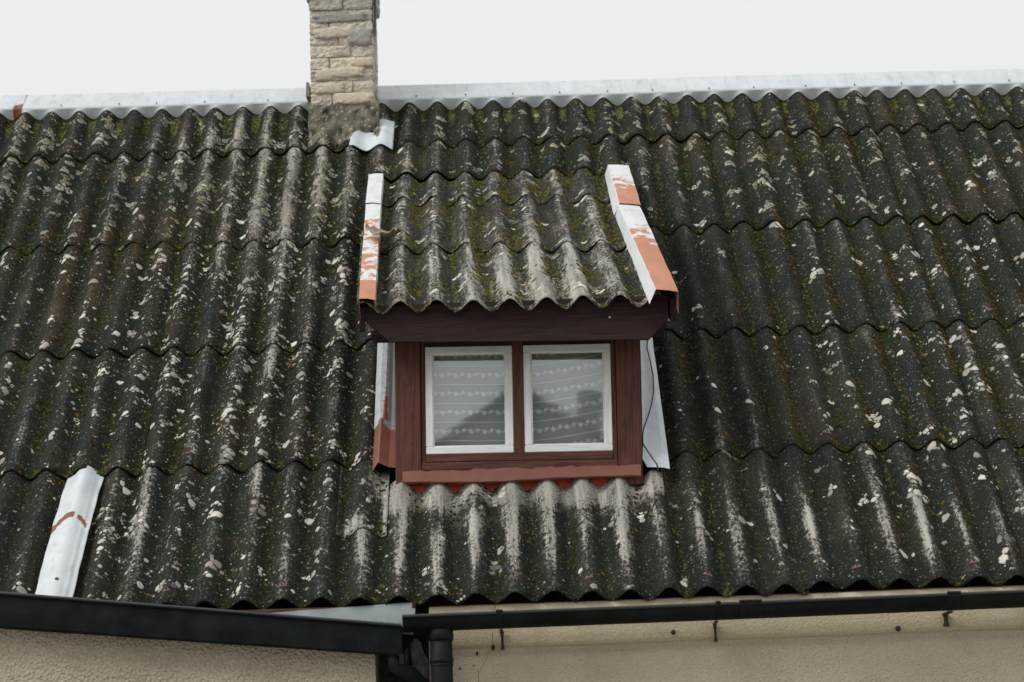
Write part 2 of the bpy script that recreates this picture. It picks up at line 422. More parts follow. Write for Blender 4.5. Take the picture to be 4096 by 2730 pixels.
SEAMS = [-4.15, -3.10, -2.05, -.99, .07, 1.12, 2.145, 3.19, 4.24]
JOINTS = [0, 1.112, 2.235, 3.39, 4.55]
sheets = []
def fold_s(u): return 5.105-.018*u
for ci in range(8):
    a, b = SEAMS[ci], SEAMS[ci+1]
    for ri in range(5):
        s0 = JOINTS[ri]+R.uniform(-.012, .012)
        s1 = JOINTS[ri+1]+LAP if ri < 4 else fold_s((a+b)/2)-.004
        top = JOINTS[ri+1] if ri < 4 else s1
        c0 = a+.07+R.uniform(-.004, .004); u0, u1 = a-.012, b+.012
        kw = dict(shear=.017, sref=4.5, kind='main', row=ri, tilt=R.uniform(-.009, .009))
        if ri == 0 and ci in (3, 4):
            if ci == 4:
                sheets.append(Sheet(P_main, .535, u1, c0, s0, s1, (s0, top), **kw)); u1 = .545
            sheets.append(Sheet(P_main, u0, u1, c0, s0, .955, (s0, .955), **kw)); continue
        if ri in (1, 2, 3) and ci == 3: u1 = -.655
        if ri in (1, 2, 3) and ci == 4: u0 = .475
        sheets.append(Sheet(P_main, u0, u1, c0, s0, s1, (s0, top), **kw))
# short course over the head of the dormer
sheets.append(Sheet(P_main, -1.0, -.445, -.566, 4.09, 4.66, (4.09, 4.55), hl=.040, hu=-.002, row=9))
sheets.append(Sheet(P_main, -.46, .54, -.389, 4.075, 4.66, (4.075, 4.55), hl=.040, hu=-.002, row=9))

# ------------------------------------------------------------------ the house
house = thing('house', 'old rendered house with mossy corrugated roof, red dormer and brick chimney', 'house', (0, 2, 0))
def quadbox(pts, th, name, mat, parent, **k):
    """a slab: polygon pts given in order, thickened along its normal"""
    p = [Vector(q) for q in pts]; n = (p[1]-p[0]).cross(p[2]-p[0]).normalized()*th
    v = p+[q-n for q in p]; L = len(p)
    f = [tuple(range(L)), tuple(range(2*L-1, L-1, -1))]+[(i, i+L, (i+1) % L+L, (i+1) % L) for i in range(L)]
    return mesh(name, v, f, mat, parent, uv=[(q.x, q.y+q.z) for q in v], cols=[(0, 0, 0)]*len(v), **k)

# walls (front left, front right, recess between them, gables and back)
XL, XR = -4.2, 4.25; RY = 3.84; BY = 7.6
def wall_slab(x0, x1, y, z0, z1, d, name, mat, parent, step=.25, amp=.004, label=None, top=None):
    nx = max(1, int((x1-x0)/step)); nz = max(1, int((z1-z0)/step)); v = []; f = []
    for yy in (0, d):
        for j in range(nz+1):
            for i in range(nx+1):
                x = x0+(x1-x0)*i/nx; z = z0+((top(x) if top else z1)-z0)*j/nz
                e = amp*noise.noise((x*1.7, z*1.7, y)) if yy == 0 else 0
                v.append((x, y+yy+e, z))
    W = nx+1; n1 = W*(nz+1)
    for j in range(nz):
        for i in range(nx):
            q = j*W+i; f.append((q, q+1, q+W+1, q+W)); f.append((n1+q, n1+q+W, n1+q+W+1, n1+q+1))
    for i in range(nx):
        f.append((i, n1+i, n1+i+1, i+1)); q = nz*W+i; f.append((q, q+1, n1+q+1, n1+q))
    for j in range(nz):
        q = j*W; f.append((q, q+W, n1+q+W, n1+q)); q += nx; f.append((q, n1+q, n1+q+W, q+W))
    return mesh(name, v, f, mat, parent, label=label)
w_l = wall_slab(XL, -.776, -.005, 0, E-.02, .3, 'wall', 'wl', house, top=lambda x: E+.069+(x+2.462)*-.1123-.09, label='beige pebbledash wall under the sloping black gutter')
w_r = wall_slab(-.535, XR, .06, 0, E-.16, .3, 'wall', 'wr', house, label='beige stucco wall with a cornice and fine cracks')
wall_slab(-.80, -.50, .24, 0, E+.08, .1, 'recess_wall', 'rough', house)
v = []; f = []
for gx in (XL+.02, XR-.02):
    b = len(v)
    v += [(gx, .2, 0), (gx, BY, 0), (gx, BY, E-.05), (gx, RY, E+RY*tan(AL)-.1), (gx, .2, E+.05)]; f.append(tuple(range(b, b+5)))
b = len(v); v += [(XL, BY, 0), (XR, BY, 0), (XR, BY, E), (XL, BY, E)]; f.append(tuple(range(b, b+4)))
mesh('rear_walls', v, f, 'wr', house)
# cornice band
co = MB(); xs = [-.53+i*.12 for i in range(41)]
prof = [(.062, -.236), (.040, -.232), (.034, -.215), (.040, -.17), (.044, -.11), (.046, -.045), (.075, -.036), (.30, -.034)]
vv = []; ff = []
for x in xs:
    for (y, z) in prof: vv.append((x, y+.003*noise.noise((x*3, z*4, 2)), E+z+.004*x+.003*noise.noise((x*2, 1, 1))))
n = len(prof)
for i in range(len(xs)-1):
    for k in range(n-1): q = i*n+k; ff.append((q, q+1, q+n+1, q+n))
mesh('cornice', vv, ff, 'cornice', house, smooth=True)

# main roof deck
v = [P_main(XL, .10, -.13), P_main(XR, .10, -.13), P_main(XR, 5.2, -.13), P_main(XL, 5.2, -.13)]
holeL, holeR, hs0, hs1 = -.66, .47, 1.0, 4.0
dv = [P_main(a, b, h) for h in (-.13, -.15) for (a, b) in ((XL, .1), (holeL, .1), (holeR, .1), (XR, .1), (XL, hs0), (holeL, hs0), (holeR, hs0), (XR, hs0), (XL, hs1), (holeL, hs1), (holeR, hs1), (XR, hs1), (XL, 5.2), (holeL, 5.2), (holeR, 5.2), (XR, 5.2))]
df = []
for r_ in range(3):
    for c_ in range(3):
        if (r_, c_) != (1, 1):
            q = r_*4+c_; df.append((q, q+1, q+5, q+4)); df.append((16+q, 16+q+4, 16+q+5, 16+q+1))
main_roof = mesh('main_roof', dv, df, 'deck', house, origin=P_main(0, .1, -.15), label='dark corrugated roof spotted with pale lichen and moss')
# rear slope
nu = 400; v = []; f = []
for j, (yy, zz) in enumerate(((RY+.09, E+RY*tan(AL)+.03), (BY+.2, E-.1))):
    for i in range(nu+1):
        x = XL+(XR-XL)*i/nu; v.append((x, yy, zz+AMP*cos(2*pi*x/PITCH)-.06))
for i in range(nu): f.append((i, i+1, nu+2+i, nu+1+i))
mesh('rear_slope', v, f, 'sheet', house, uv=[(p[0], p[1]) for p in v], cols=[(.1, .2, .2)]*len(v), smooth=True)

for sh in sheets: sh.build('roofing_sheet', main_roof, wear_relief_main)
pale = Sheet(P_main, -.985, -.742, -.855, .535, 1.10, (.535, 1.10), shear=.01, sref=.8, hl=.014, hu=.012, row=0)
def wear_pale(sh, u, t):
    cr = sh.crest(u); return (min(1, .02+1.1*g2(u, t, -.90, .60, .06, .09)+.8*g2(u, t, -.80, .95, .06, .22)+.75*exp(-((u+.755)/.018)**2)+.4*exp(-((t-.54)/.02)**2)), .12, .1)
pale.build('roofing_sheet', main_roof, wear_pale, 'short pale offcut of corrugated sheet beside the dormer foot')
main_sheets = sheets+[pale]

# dormer roof
dorm_sheets = []
DJ = [0, 1.135, 2.245, 2.93]
for ri in range(3):
    cc = [-.654, -.673, -.709][ri]
    kw = dict(shear=[.045, .028, .012][ri], sref=[0, 0, 0][ri], kind='dorm', row=ri, hl=.011)
    tl = 0 if ri == 0 else -.09
    for (a, b, so) in ((-.86, -.39, .035), (-.40, .60, -.03)):
        so = 0 if ri == 0 else so
        s0 = DJ[ri]+so+(-.015 if ri == 0 and a > -.5 else 0); s1 = DJ[ri+1]+(LAP+.06 if ri < 2 else 0)
        dorm_sheets.append(Sheet(P_dorm, a, b, cc+(.004 if a < -.5 else 0), s0, s1, (s0, DJ[ri+1]), tilt=tl, **kw))
c4 = [P_dorm(-.83, .14, -.062), P_dorm(.62, .14, -.062), P_dorm(.50, 2.9, -.062), P_dorm(-.93, 2.9, -.062)]
dormer_roof = quadbox(c4, .02, 'dormer_roof', 'deck', house, label='shallow corrugated dormer roof with washed pale crests')
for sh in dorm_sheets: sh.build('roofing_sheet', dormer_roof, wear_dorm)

# ------------------------------------------------------------------ fixing caps
def fixing(sh, u, t, parent, mat='washer'):
    mb = MB(); n = 12; rx, ry = R.uniform(.017, .022), R.uniform(.010, .013); v = []; f = []
    for rr, hh in ((1, .0015), (.92, .0045), (.45, .0065)):
        for k in range(n):
            a = 2*pi*k/n; px = rx*rr*cos(a)*(1 if abs(cos(a)) < .9 else 1.12); py = ry*rr*sin(a)
            v.append(sh.pt(u+px, t+py, hh))
    for j in range(2):
        for k in range(n): q = j*n+k; p = j*n+(k+1) % n; f.append((q, p, p+n, q+n))
    f.append(tuple(range(2*n, 3*n)))
    o = mesh('fixing_cap', v, f, mat, parent, smooth=False)
    sv = [sh.pt(u+.0045*cos(k*pi/3), t+.0045*sin(k*pi/3), hh) for hh in (.006, .013) for k in range(6)]
    b = MB(); b.add(sv, [(k, (k+1) % 6, 6+(k+1) % 6, 6+k) for k in range(6)]+[tuple(range(6, 12))])
    mesh('screw_head', b.v, b.f, 'iron', parent)
for sh in sheets+dorm_sheets:
    par = main_roof if sh.P is P_main else dormer_roof
    ks = range(-8, 14); us = [sh.c0+k*PITCH for k in ks if sh.u0+.03 < sh.c0+k*PITCH < sh.u1-.03]
    if not us: continue
    pick = [us[0]] if len(us) < 3 else ([us[0], us[-2]] if len(us) < 5 else [us[1], us[4]])
    for u in pick:
        if R.random() < .9:
            fixing(sh, u+R.uniform(-.01, .01), sh.low(u)+(.10 if sh.P is P_main else .07)+R.uniform(-.015, .02), par)

# ------------------------------------------------------------------ lichen and moss (uncountable growth)
def under_dormer(U, t):
    return .94 < t < 4.12 and -.74-.05*max(0, t-1) < U < .52+.03*max(0, t-1)
class Growth:
    def __init__(s): s.v = []; s.f = []; s.c = []
    def lichen(s, sh, u, t, r, style):
        n = 13 if r > .012 else 8
        el = R.uniform(.88, 1.18); an = R.uniform(0, pi); sd_ = R.uniform(0, 99)
        rings = ((.0, .0030), (.55, .0028), (.78, .0026), (1.0, .0005)) if r > .009 else ((.0, .0022), (1.0, .0006))
        w0 = R.uniform(.5, 1.2)
        if style == 'ring': cs = [(.16, .15, .07), (.20, .20, .12), (.43, .45, .385), (.22, .23, .195)]
        elif style == 'gold': cs = [(.20, .13, .03), (.24, .19, .07), (.37, .37, .295), (.20, .20, .165)]
        elif style == 'pink': cs = [(.33, .285, .25)]*3+[(.17, .15, .13)]
        elif style == 'grey': cs = [(.22, .225, .20)]*3+[(.12, .12, .105)]
        else: cs = [(.50, .48, .42), (.55, .53, .465), (.53, .51, .445), (.28, .27, .235)]
        if len(rings) == 2: cs = [cs[2], cs[3]]
        b = len(s.v); kk = 1/sqrt(1+(AMP*2*pi/PITCH*sin(2*pi*(u-sh.c0)/PITCH))**2)
        for j, (q, hh) in enumerate(rings):
            for k in range(n if q else 1):
                a = 2*pi*k/n
                rr = r*q*(1+.34*noise.noise((cos(a)*1.3+sd_, sin(a)*1.3, 0))+.30*noise.noise((cos(a)*4+sd_, sin(a)*4, 7)))
                x, y = rr*cos(a)*el, rr*sin(a)/el
                du = x*cos(an)-y*sin(an); dt = x*sin(an)+y*cos(an)
                s.v.append(sh.pt(u+du*kk, t+dt, hh)); wv = w0*R.uniform(.9, 1.1)
                s.c.append(tuple(z*wv for z in cs[j]))
        o = b+1
        for k in range(n): s.f.append((b, o+k, o+(k+1) % n))
        for j in range(len(rings)-2):
            for k in range(n): q = o+j*n+k; p = o+j*n+(k+1) % n; s.f.append((q, q+n, p+n, p))
    def clump(s, sh, u, t, r, colr, h=.8):
        n = 5; b = len(s.v); w0 = R.uniform(.55, 1.3); a0 = R.uniform(0, 2)
        s.v.append(sh.pt(u, t, r*h)); s.c.append(tuple(z*w0*1.15 for z in colr))
        for q, hh in ((.62, .62*h), (1, -.05)):
            for k in range(n):
                a = a0+2*pi*k/n; rr = r*q*R.uniform(.75, 1.3)
                s.v.append(sh.pt(u+rr*cos(a), t+rr*sin(a), r*hh*R.uniform(.7, 1.3)))
                s.c.append(tuple(z*w0*R.uniform(.8, 1.2) for z in colr))
        for k in range(n):
            k2 = (k+1) % n; s.f.append((b, b+1+k, b+1+k2)); s.f.append((b+1+k, b+1+n+k, b+1+n+k2, b+1+k2))
    def build(s, name, mat, parent, label):
        o = mesh(name, s.v, s.f, mat, parent, cols=s.c, cname='tint', smooth=True, label=label)
        o['kind'] = 'stuff'; return o

def lich_density(sh, U, t):
    """(density 0..1, mean radius, style weights ring/gold/pink/grey/white)"""
    if sh.P is P_dorm: return .30+.5*g2(U, t, 0, .4, .35, .5), .010, (0, .08, .06, .2, .66)
    d = .16
    d += 1.5*g2(U, t, -1.45, 3.0, .5, 1.7)+.6*g2(U, t, -1.5, 4.3, .6, .5)
    d += .75*g2(U, t, -2.7, 4.4, .9, .9)+.22*g2(U, t, -2.3, 2.2, 1.0, 1.0)
    d += 1.0*g2(U, t, -1.95, .6, .18, .5)+.30*g2(U, t, -1.2, .9, .35, .6)
    d += .34*g2(U, t, 2.7, 2.2, .5, 1.2)+.16*g2(U, t, 2.0, 1.6, .8, 1.0)
    d += .45*g2(U, t, .3, 4.6, 1.3, .5)+.50*g2(U, t, 2.0, 4.2, 1.2, .7)
    d *= 1-.75*g2(U, t, .95, 2.3, .45, 1.2)
    top = max(0, min(1, (t-3.2)/1.0))
    return d, .0092+.0035*g2(U, t, 2.2, 1.6, 1.2, 1.3), (.45*top, .16*top, .10, .10, 1-.6*top)
def pick_style(wt):
    x = R.random()*sum(wt)
    for a, b in zip(('ring', 'gold', 'pink', 'grey', 'white'), wt):
        x -= b
        if x < 0: return a
    return 'white'
def scatter(shs, per_m2, fn):
    for sh in shs:
        area = (sh.u1-sh.u0)*(sh.vis[1]-sh.vis[0])
        for _ in range(int(area*per_m2)):
            u = R.uniform(sh.u0+.01, sh.u1-.01); t = R.uniform(sh.low(u)+.012, sh.vis[1]-.01)
            U = sh.world_u(u, t)
            if abs(U) > 3.75: continue
            if sh.P is P_main and sh.row != 9 and under_dormer(U, t): continue
            fn(sh, u, t, U)
def grow(shs, parent, lk_label, ms_label, big, small, mossn):
    G = Growth()
    def fb(sh, u, t, U):
        d, r, wt = lich_density(sh, U, t)
        ph = sh.phase(u); top = max(0, min(1, (t-3.0)/1.2)) if sh.P is P_main else 0
        cl = noise.noise((u*5+sh.seed, t*2.2, 3))                               # clusters strung along the waves
        fl = .35+.65*sh.crest(u)
        if top > 0:                                                              # near the ridge: strung along the right flank of each crest
            k = math.floor((u-sh.c0)/PITCH+.5); sw = max(0, .5+1.6*noise.noise((k*2.7+sh.seed, t*1.5, 8)))
            fl = (1-top)*fl+top*(3.2*exp(-((ph-.14)/.08)**2)*sw+.12)
        if R.random() < d*fl*(.55+1.3*cl):
            rr = r*R.lognormvariate(-.06, .56); rr = min(rr, .028)
            st = pick_style(wt)
            if st in ('ring', 'gold'): rr = max(rr, .016)*R.uniform(1, 1.35)
            G.lichen(sh, u, t, rr, st)
            if R.random() < .6:
                for _ in range(R.randint(1, 5)):
                    a = R.uniform(0, 2*pi); G.lichen(sh, u+cos(a)*rr*1.5, min(sh.vis[1]-.01, max(sh.low(u)+.01, t+sin(a)*rr*1.7)), rr*R.uniform(.35, .8), st)
    def fs(sh, u, t, U):
        d, r, wt = lich_density(sh, U, t)
        cl = noise.noise((u*9+sh.seed, t*4, 6))
        if R.random() < d*(.4+.6*sh.crest(u))*(.5+1.4*cl): G.lichen(sh, u, t, R.uniform(.0028, .0075), R.choice(('white', 'white', 'pink', 'grey')))
    scatter(shs, big, fb); scatter(shs, small, fs)
    # pale rims of growth along the lower edge of the densest sheets
    G.build('lichen', 'lichen', parent, lk_label)
    Q = Growth()
    greens = ((.024, .032, .008), (.038, .046, .011), (.034, .030, .010), (.020, .030, .007), (.050, .060, .012))
    ochres = ((.10, .060, .014), (.065, .040, .012), (.14, .085, .017), (.055, .048, .012))
    def put(sh, u, t, r, gp, hgt=1):
        if not (sh.u0+.004 < u < sh.u1-.004 and sh.low(u)+.004 < t < sh.vis[1]-.002): return
        U = sh.world_u(u, t)
        if abs(U) > 3.75 or (sh.P is P_main and sh.row != 9 and under_dormer(U, t)): return
        c = R.choice(greens) if R.random() < gp else R.choice(ochres)
        if R.random() < .05: c = (.060, .115, .020)
        if sh.P is P_dorm and R.random() < .55: c = R.choice(((.11, .105, .018), (.15, .105, .016), (.075, .085, .016)))
        Q.clump(sh, u, t, r, c, R.uniform(.45, .9)*hgt)
    for sh in shs:
        k0, k1 = math.floor((sh.u0-sh.c0)/PITCH)-1, math.ceil((sh.u1-sh.c0)/PITCH)+1; L = sh.vis[1]-sh.s0
        dens = mossn*(.45 if sh.row == 0 and sh.P is P_main else 1)
        for k in range(k0, k1+1):
            uc = sh.c0+k*PITCH
            right = 1/(1+exp(-(sh.world_u(uc, sh.s0)-.9)*3)) if sh.P is P_main else .75
            for (off, sig, amt, gp, bias) in ((.5, .014, .95-.2*right, .78, .50), (.27, .011, .25+.9*right, .25, .36)):
                u_ = uc+off*PITCH
                if not sh.u0 < u_ < sh.u1: continue
                for _ in range(int(dens*amt*L)):
                    t = sh.s0+R.random()*L
                    run = bias+1.5*noise.noise((k*1.9+off*9+sh.seed, t*1.7, 1))+1.1*noise.noise((k*4.3+off, t*6, sh.seed+5))
                    if R.random() < run: put(sh, u_+R.gauss(0, sig)*(.5+run), t, R.uniform(.0035, .0095)*(.7+.5*min(1, max(0, run))), gp)
            for _ in range(int(dens*.09)):                                       # tufts gathering along the lap
                u = uc+PITCH*(.5+R.gauss(0, .16)); t = sh.low(u)+abs(R.gauss(0, .012))+.005
                if R.random() < .45+1.3*noise.noise((k*3.1, sh.seed, 2)): put(sh, u, t, R.uniform(.005, .012), .85)
            for _ in range(int(dens*.12)):                                       # and below the lap of the sheet above
                u = uc+PITCH*(.5+R.gauss(0, .14)); t = sh.vis[1]-abs(R.gauss(0, .02))
                if R.random() < .45+1.3*noise.noise((k*2.1, sh.seed, 7)): put(sh, u, t, R.uniform(.004, .011), .8)
        for _ in range(int(dens*.8*L)):                                          # side seam
            t = sh.s0+R.random()*L
            if R.random() < .45+1.4*noise.noise((sh.seed, t*3, 4)): put(sh, sh.u0+.012+abs(R.gauss(0, .009)), t, R.uniform(.004, .010), .8)
    Q.build('moss', 'moss', parent, ms_label)
grow(main_sheets, main_roof, 'pale rosettes of lichen scattered over the dark sheets', 'green and ochre moss lining the troughs and laps', 640, 1300, 210)
grow(dorm_sheets, dormer_roof, 'pale flecks of lichen on the dormer sheets', 'olive and rust moss along the dormer troughs', 560, 1100, 225)

# ------------------------------------------------------------------ ridge cap
def ridge_piece(x0, x1, name='ridge_cap', rust=False, lift=0):
    n = int((x1-x0)/.0125); v = []; f = []; uv = []; c = []
    def sur(u):
        for sh in sheets:
            if sh.row == 4:
                w_ = u-sh.du-sh.shear*(sh.sref-5.09)
                if sh.u0+.012 <= w_ <= sh.u1-.012: return sh.h(w_, 5.09)
        return -.02
    for i in range(n+1):
        u = x0+(x1-x0)*i/n; fs_ = fold_s(u); wob = .003*noise.noise((u*1.3, 2, 2))
        pts = [P_main(u, fs_-.012, sur(u)+.004+lift), P_main(u, fs_+.004, .014+wob+lift), P_main(u, fs_+.012, .020+wob+lift), P_main(u, fs_+.12, .020+wob+lift),
               P_main(u, fs_+.225, .010+wob+lift)]
        a = pts[-1]; pts += [Vector((a.x, a.y+.02, a.z+.004)), Vector((a.x, a.y+.25, a.z-.20))]
        for k, p in enumerate(pts): v.append(p); uv.append((u, k*.06)); c.append((0, (.9 if rust and k < 3 and (u-x0) > (x1-x0)-.06 else 0), 0))
    L = 7
    for i in range(n):
        for k in range(L-1): q = i*L+k; f.append((q, q+L, q+L+1, q+1))
    return mesh(name, v, f, 'ridge', house, uv=uv, cols=c, label='grey zinc ridge flashing left of the chimney' if x1 < -1 else 'grey zinc ridge flashing right of the chimney')
ridge_piece(-4.2, -3.23, rust=True, lift=.004); ridge_piece(-3.235, -1.36); ridge_piece(-.965, .98); ridge_piece(.975, 2.62, lift=.003); ridge_piece(2.61, 4.25)
for i in range(26):                                                       # nails of the ridge flashing
    u = -3.9+i*.315+R.uniform(-.05, .05)
    if -1.42 < u < -.93: continue
    p = P_main(u, fold_s(u)+.024, .024); MB().tube([p, p+Vector((0, -.005, .007))], .0042, 6).build('nail', 'iron', main_roof)

# ------------------------------------------------------------------ metal repairs on the main roof
def strip(name, sh, u0, u1, s0, s1, mat, wear, parent, dh=.006, flat=None, label=None, ns=24, nu=14, wave=0, rag=.004):
    v = []; f = []; uv = []; c = []
    for j in range(ns+1):
        for i in range(nu+1):
            a = i/nu; b = j/ns; u = u0+(u1-u0)*a+rag*noise.noise((b*9, a*2, 4)); t = s0+(s1-s0)*b+rag*noise.noise((a*6, 5, b*3))
            if flat: h = flat(a, b)
            else: h = sh.h(u-sh.shear*(sh.sref-t), t)+dh
            v.append(P_main(u, t, h+wave*noise.noise((a*2, b*7, 1)))); uv.append((u, t)); c.append(wear(a, b))
    W = nu+1
    for j in range(ns):
        for i in range(nu): q = j*W+i; f.append((q, q+1, q+W+1, q+W))
    o = mesh(name, v, f, mat, parent, uv=uv, cols=c, smooth=True, label=label)
    md = o.modifiers.new('thick', 'SOLIDIFY'); md.thickness = .0015; md.offset = 1
    return o
row0 = [s for s in sheets if s.row == 0][1]
def prof_patch(a, b):
    base = .026-.021*b**3+lerp(.016, AMP*.97, b**4)*(cos(2*pi*(a-.5))-1)
    for q in (.16, .80): base += (1-b**3)* .005*exp(-((a-q)/.03)**2)
    return base
strip('metal_strip', None, -2.345, -2.165, -.02, 1.145, 'galv', lambda a, b: (0, 1.0*exp(-((b-.555-.07*sin(a*3.2))/(.030-.014*a))**2)*(1.0 if a < .55 or .62 < a < .9 else .1), 0), main_roof, flat=prof_patch, ns=60, nu=26, label='bright galvanised strip with a rust streak mending the roof edge')
p = P_main(-2.25, .19, .02); MB().tube([p, p+Vector((0, -.007, .008))], .009, 8).build('nail', 'iron', main_roof)
shp = [s for s in sheets if s.row == 4][3]
def flat_ch(a, b): return .012+.022*cos(2*pi*((a-.72)/.68))*(.55+.45*(1-b))-.012
strip('metal_patch', None, -1.105, -.84, 4.50, 4.86, 'galv', lambda a, b: (0, 0, 0), main_roof, flat=flat_ch, label='small wavy white metal patch nailed at the chimney foot', nu=26)
p = P_main(-.975, 4.69, .01); MB().tube([p, p+Vector((0, -.010, .012))], .011, 8).build('nail', 'iron', main_roof)

# side flashings of the dormer
def fl_r(a, b): return .018+.006*a
v = []; 
def quadstrip(name, rows, mat, parent, label, wear=lambda a, b: (0, 0, 0), ns=30, wave=.004, th=.0015, uvs=1.0):
    """rows: list of (P0, P1) polylines as functions of b in 0..1 -> list of points across"""
    v = []; f = []; uv = []; c = []
    for j in range(ns+1):
        b = j/ns; pts = rows(b); L = len(pts)
        for i, p in enumerate(pts):
            q = Vector(p); e = noise.noise((q.x*4, q.y*5, q.z*5))*wave
            v.append(q+Vector((e*.6, -e*.5, e*.5))); uv.append((i*.05+noise.noise((b, 0, 0))*.0, b*uvs)); c.append(wear(i/(L-1), b))
    for j in range(ns):
        for i in range(L-1): q = j*L+i; f.append((q, q+1, q+L+1, q+L))
    o = mesh(name, v, f, mat, parent, uv=uv, cols=c, label=label)
    md = o.modifiers.new('thick', 'SOLIDIFY'); md.thickness = th; md.offset = 0
    return o
def rflash(b):       # right: b=0 at the foot
    s = lerp(.935, 2.35, b); return [P_main(lerp(.500, .56, b), s, .075), P_main(lerp(.520, .575, b), s, .028), P_main(lerp(.60, .60, b), s, .022), P_main(lerp(.630, .615, b), s, .012)]
quadstrip('side_flashing', rflash, 'galv', house, 'pale galvanised flashing along the right side of the dormer', uvs=1.4)
def lflash_low(b):
    s = lerp(1.02, 1.42, b); return [P_main(-.828, s, -.01), P_main(-.797, s, .045), P_main(-.792, s, .047), P_main(-.745, s, .02), P_main(-.700, s, .012)]
quadstrip('side_flashing', lflash_low, 'redmet', house, 'red painted metal flashing at the left foot of the dormer', wear=lambda a, b: (1.3-.75*max(0, b-.45)*(1+1.2*a), 0, 0), wave=.003, uvs=.4)
def lflash_up(b):
    s = lerp(1.40, 2.6, b); x = -.02*b; return [P_main(-.832+x, s, -.012), P_main(-.800+x, s, .038), P_main(-.775+x, s, .036), P_main(-.745+x, s, .014), P_main(-.702+x, s, .008)]
quadstrip('side_flashing', lflash_up, 'galv', house, 'streaked grey metal flashing along the left side of the dormer', wear=lambda a, b: (0, .95*exp(-((a-.5)/.13)**2)*max(0, 1-b*1.6), (.95 if a > .55 else .5)), wave=.003, uvs=1.2)

# verge flashings on the dormer roof
def verge_r(s0, s1, i0, i1, w0, w1, lift):
    def rows(b):
        s = lerp(s0, s1, b); i = lerp(i0, i1, b); w_ = lerp(w0, w1, b); k = lerp(.032, .018, b)
        return [P_dorm(i, s-.04*(1-b), -.022+lift), P_dorm(i+k, s, .036+lift), P_dorm(i+k+.004, s, .038+lift), P_dorm(i+k+w_*.5, s-.01*(1-b), .036+lift), P_dorm(i+k+w_, s-.02*(1-b), .030+lift), P_dorm(i+k+w_, s-.02*(1-b), -.075+lift)]
    return rows
quadstrip('verge_flashing', verge_r(-.06, 1.80, .548, .455, .108, .118, 0), 'peel', dormer_roof, 'long verge flashing with peeling orange paint on the dormer right edge',
          wear=lambda a, b: ((0 if a < .22 else 1.45-1.45*b-.0*a) if a < .9 else .2, 0, 0), ns=50, wave=.005, uvs=.8)
quadstrip('verge_flashing', verge_r(1.76, 2.77, .452, .440, .118, .122, .008), 'peel', dormer_roof, 'short upper verge flashing with orange paint on the dormer right edge',
          wear=lambda a, b: (0 if a < .22 else 1.05-.95*b, 0, 0), ns=40, wave=.005, uvs=.6)
def verge_l(s0, s1, o0, o1, w0, w1, lift):
    def rows(b):
        s = lerp(s0, s1, b); o = lerp(o0, o1, b); w_ = lerp(w0, w1, b)
        return [P_dorm(o, s, -.075+lift), P_dorm(o, s, .026+lift), P_dorm(o+w_*.5, s-.02*(1-b), .032+lift), P_dorm(o+w_*.97, s-.045*(1-b), .030+lift), P_dorm(o+w_, s-.05*(1-b), -.012+lift)]
    return rows
quadstrip('verge_flashing', verge_l(-.01, 2.06, -.846, -.932, .082, .086, 0), 'peel', dormer_roof, 'long verge flashing with orange paint bands on the dormer left edge',
          wear=lambda a, b: (.53-.12*b-(.8 if b > .80 else 0)+.6*(b < .17), 0, 0), ns=80, wave=.004, uvs=1.25)
quadstrip('verge_flashing', verge_l(2.03, 2.78, -.932, -.958, .088, .088, .008), 'peel', dormer_roof, 'short bare white verge flashing on the dormer left edge', wear=lambda a, b: (-1, 0, 0), ns=24, wave=.004)

# ------------------------------------------------------------------ dormer front
YB = .672; ROT = radians(-.75)
def DF(x, y, z):                                     # front of the dormer leans a little
    dx, dz = x+.098, z-.96
    return Vector((-.098+dx*cos(ROT)-dz*sin(ROT)*-1*-1, y, E+.96+dz*cos(ROT)+dx*sin(ROT)))
def DFv(x, y, z):
    dx, dz = x+.098, z-.96
    return Vector((-.098+dx*cos(ROT)-dz*sin(ROT), y, E+.96+dx*sin(ROT)+dz*cos(ROT)))
def wbox(name, x0, x1, y0, y1, z0, z1, mat, parent, vert=False, label=None, bev=.003):
    return MB().box(x0, x1, y0, y1, z0, z1, DFv, vert, bev).build(name, mat, parent, label=label)
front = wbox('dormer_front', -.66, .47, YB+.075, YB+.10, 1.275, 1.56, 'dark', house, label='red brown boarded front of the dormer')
wbox('frame_post', -.702, -.577, YB, YB+.09, .60, 1.50, 'wood', front, True)
wbox('frame_post', .385, .503, YB, YB+.09, .58, 1.50, 'wood', front, True)
wbox('inner_frame', -.575, -.556, YB+.014, YB+.08, .705, 1.40, 'wood', front, True)
wbox('inner_frame', .362, .383, YB+.014, YB+.08, .700, 1.40, 'wood', front, True)
wbox('mullion', -.122, -.072, YB+.010, YB+.085, .742, 1.40, 'wood', front, True)
wbox('bottom_rail', -.555, .361, YB+.012, YB+.085, .710, .748, 'wood', front)
wbox('bottom_rail', -.575, .383, YB+.004, YB+.085, .668, .7075, 'wood', front)
wbox('bottom_rail', -.575, .383, YB+.009, YB+.085, .625, .6655, 'wood', front)
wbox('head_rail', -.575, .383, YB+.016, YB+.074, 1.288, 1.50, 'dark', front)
wbox('red_board', -.66, .47, YB+.03, YB+.05, .50, .623, 'redboard', front)
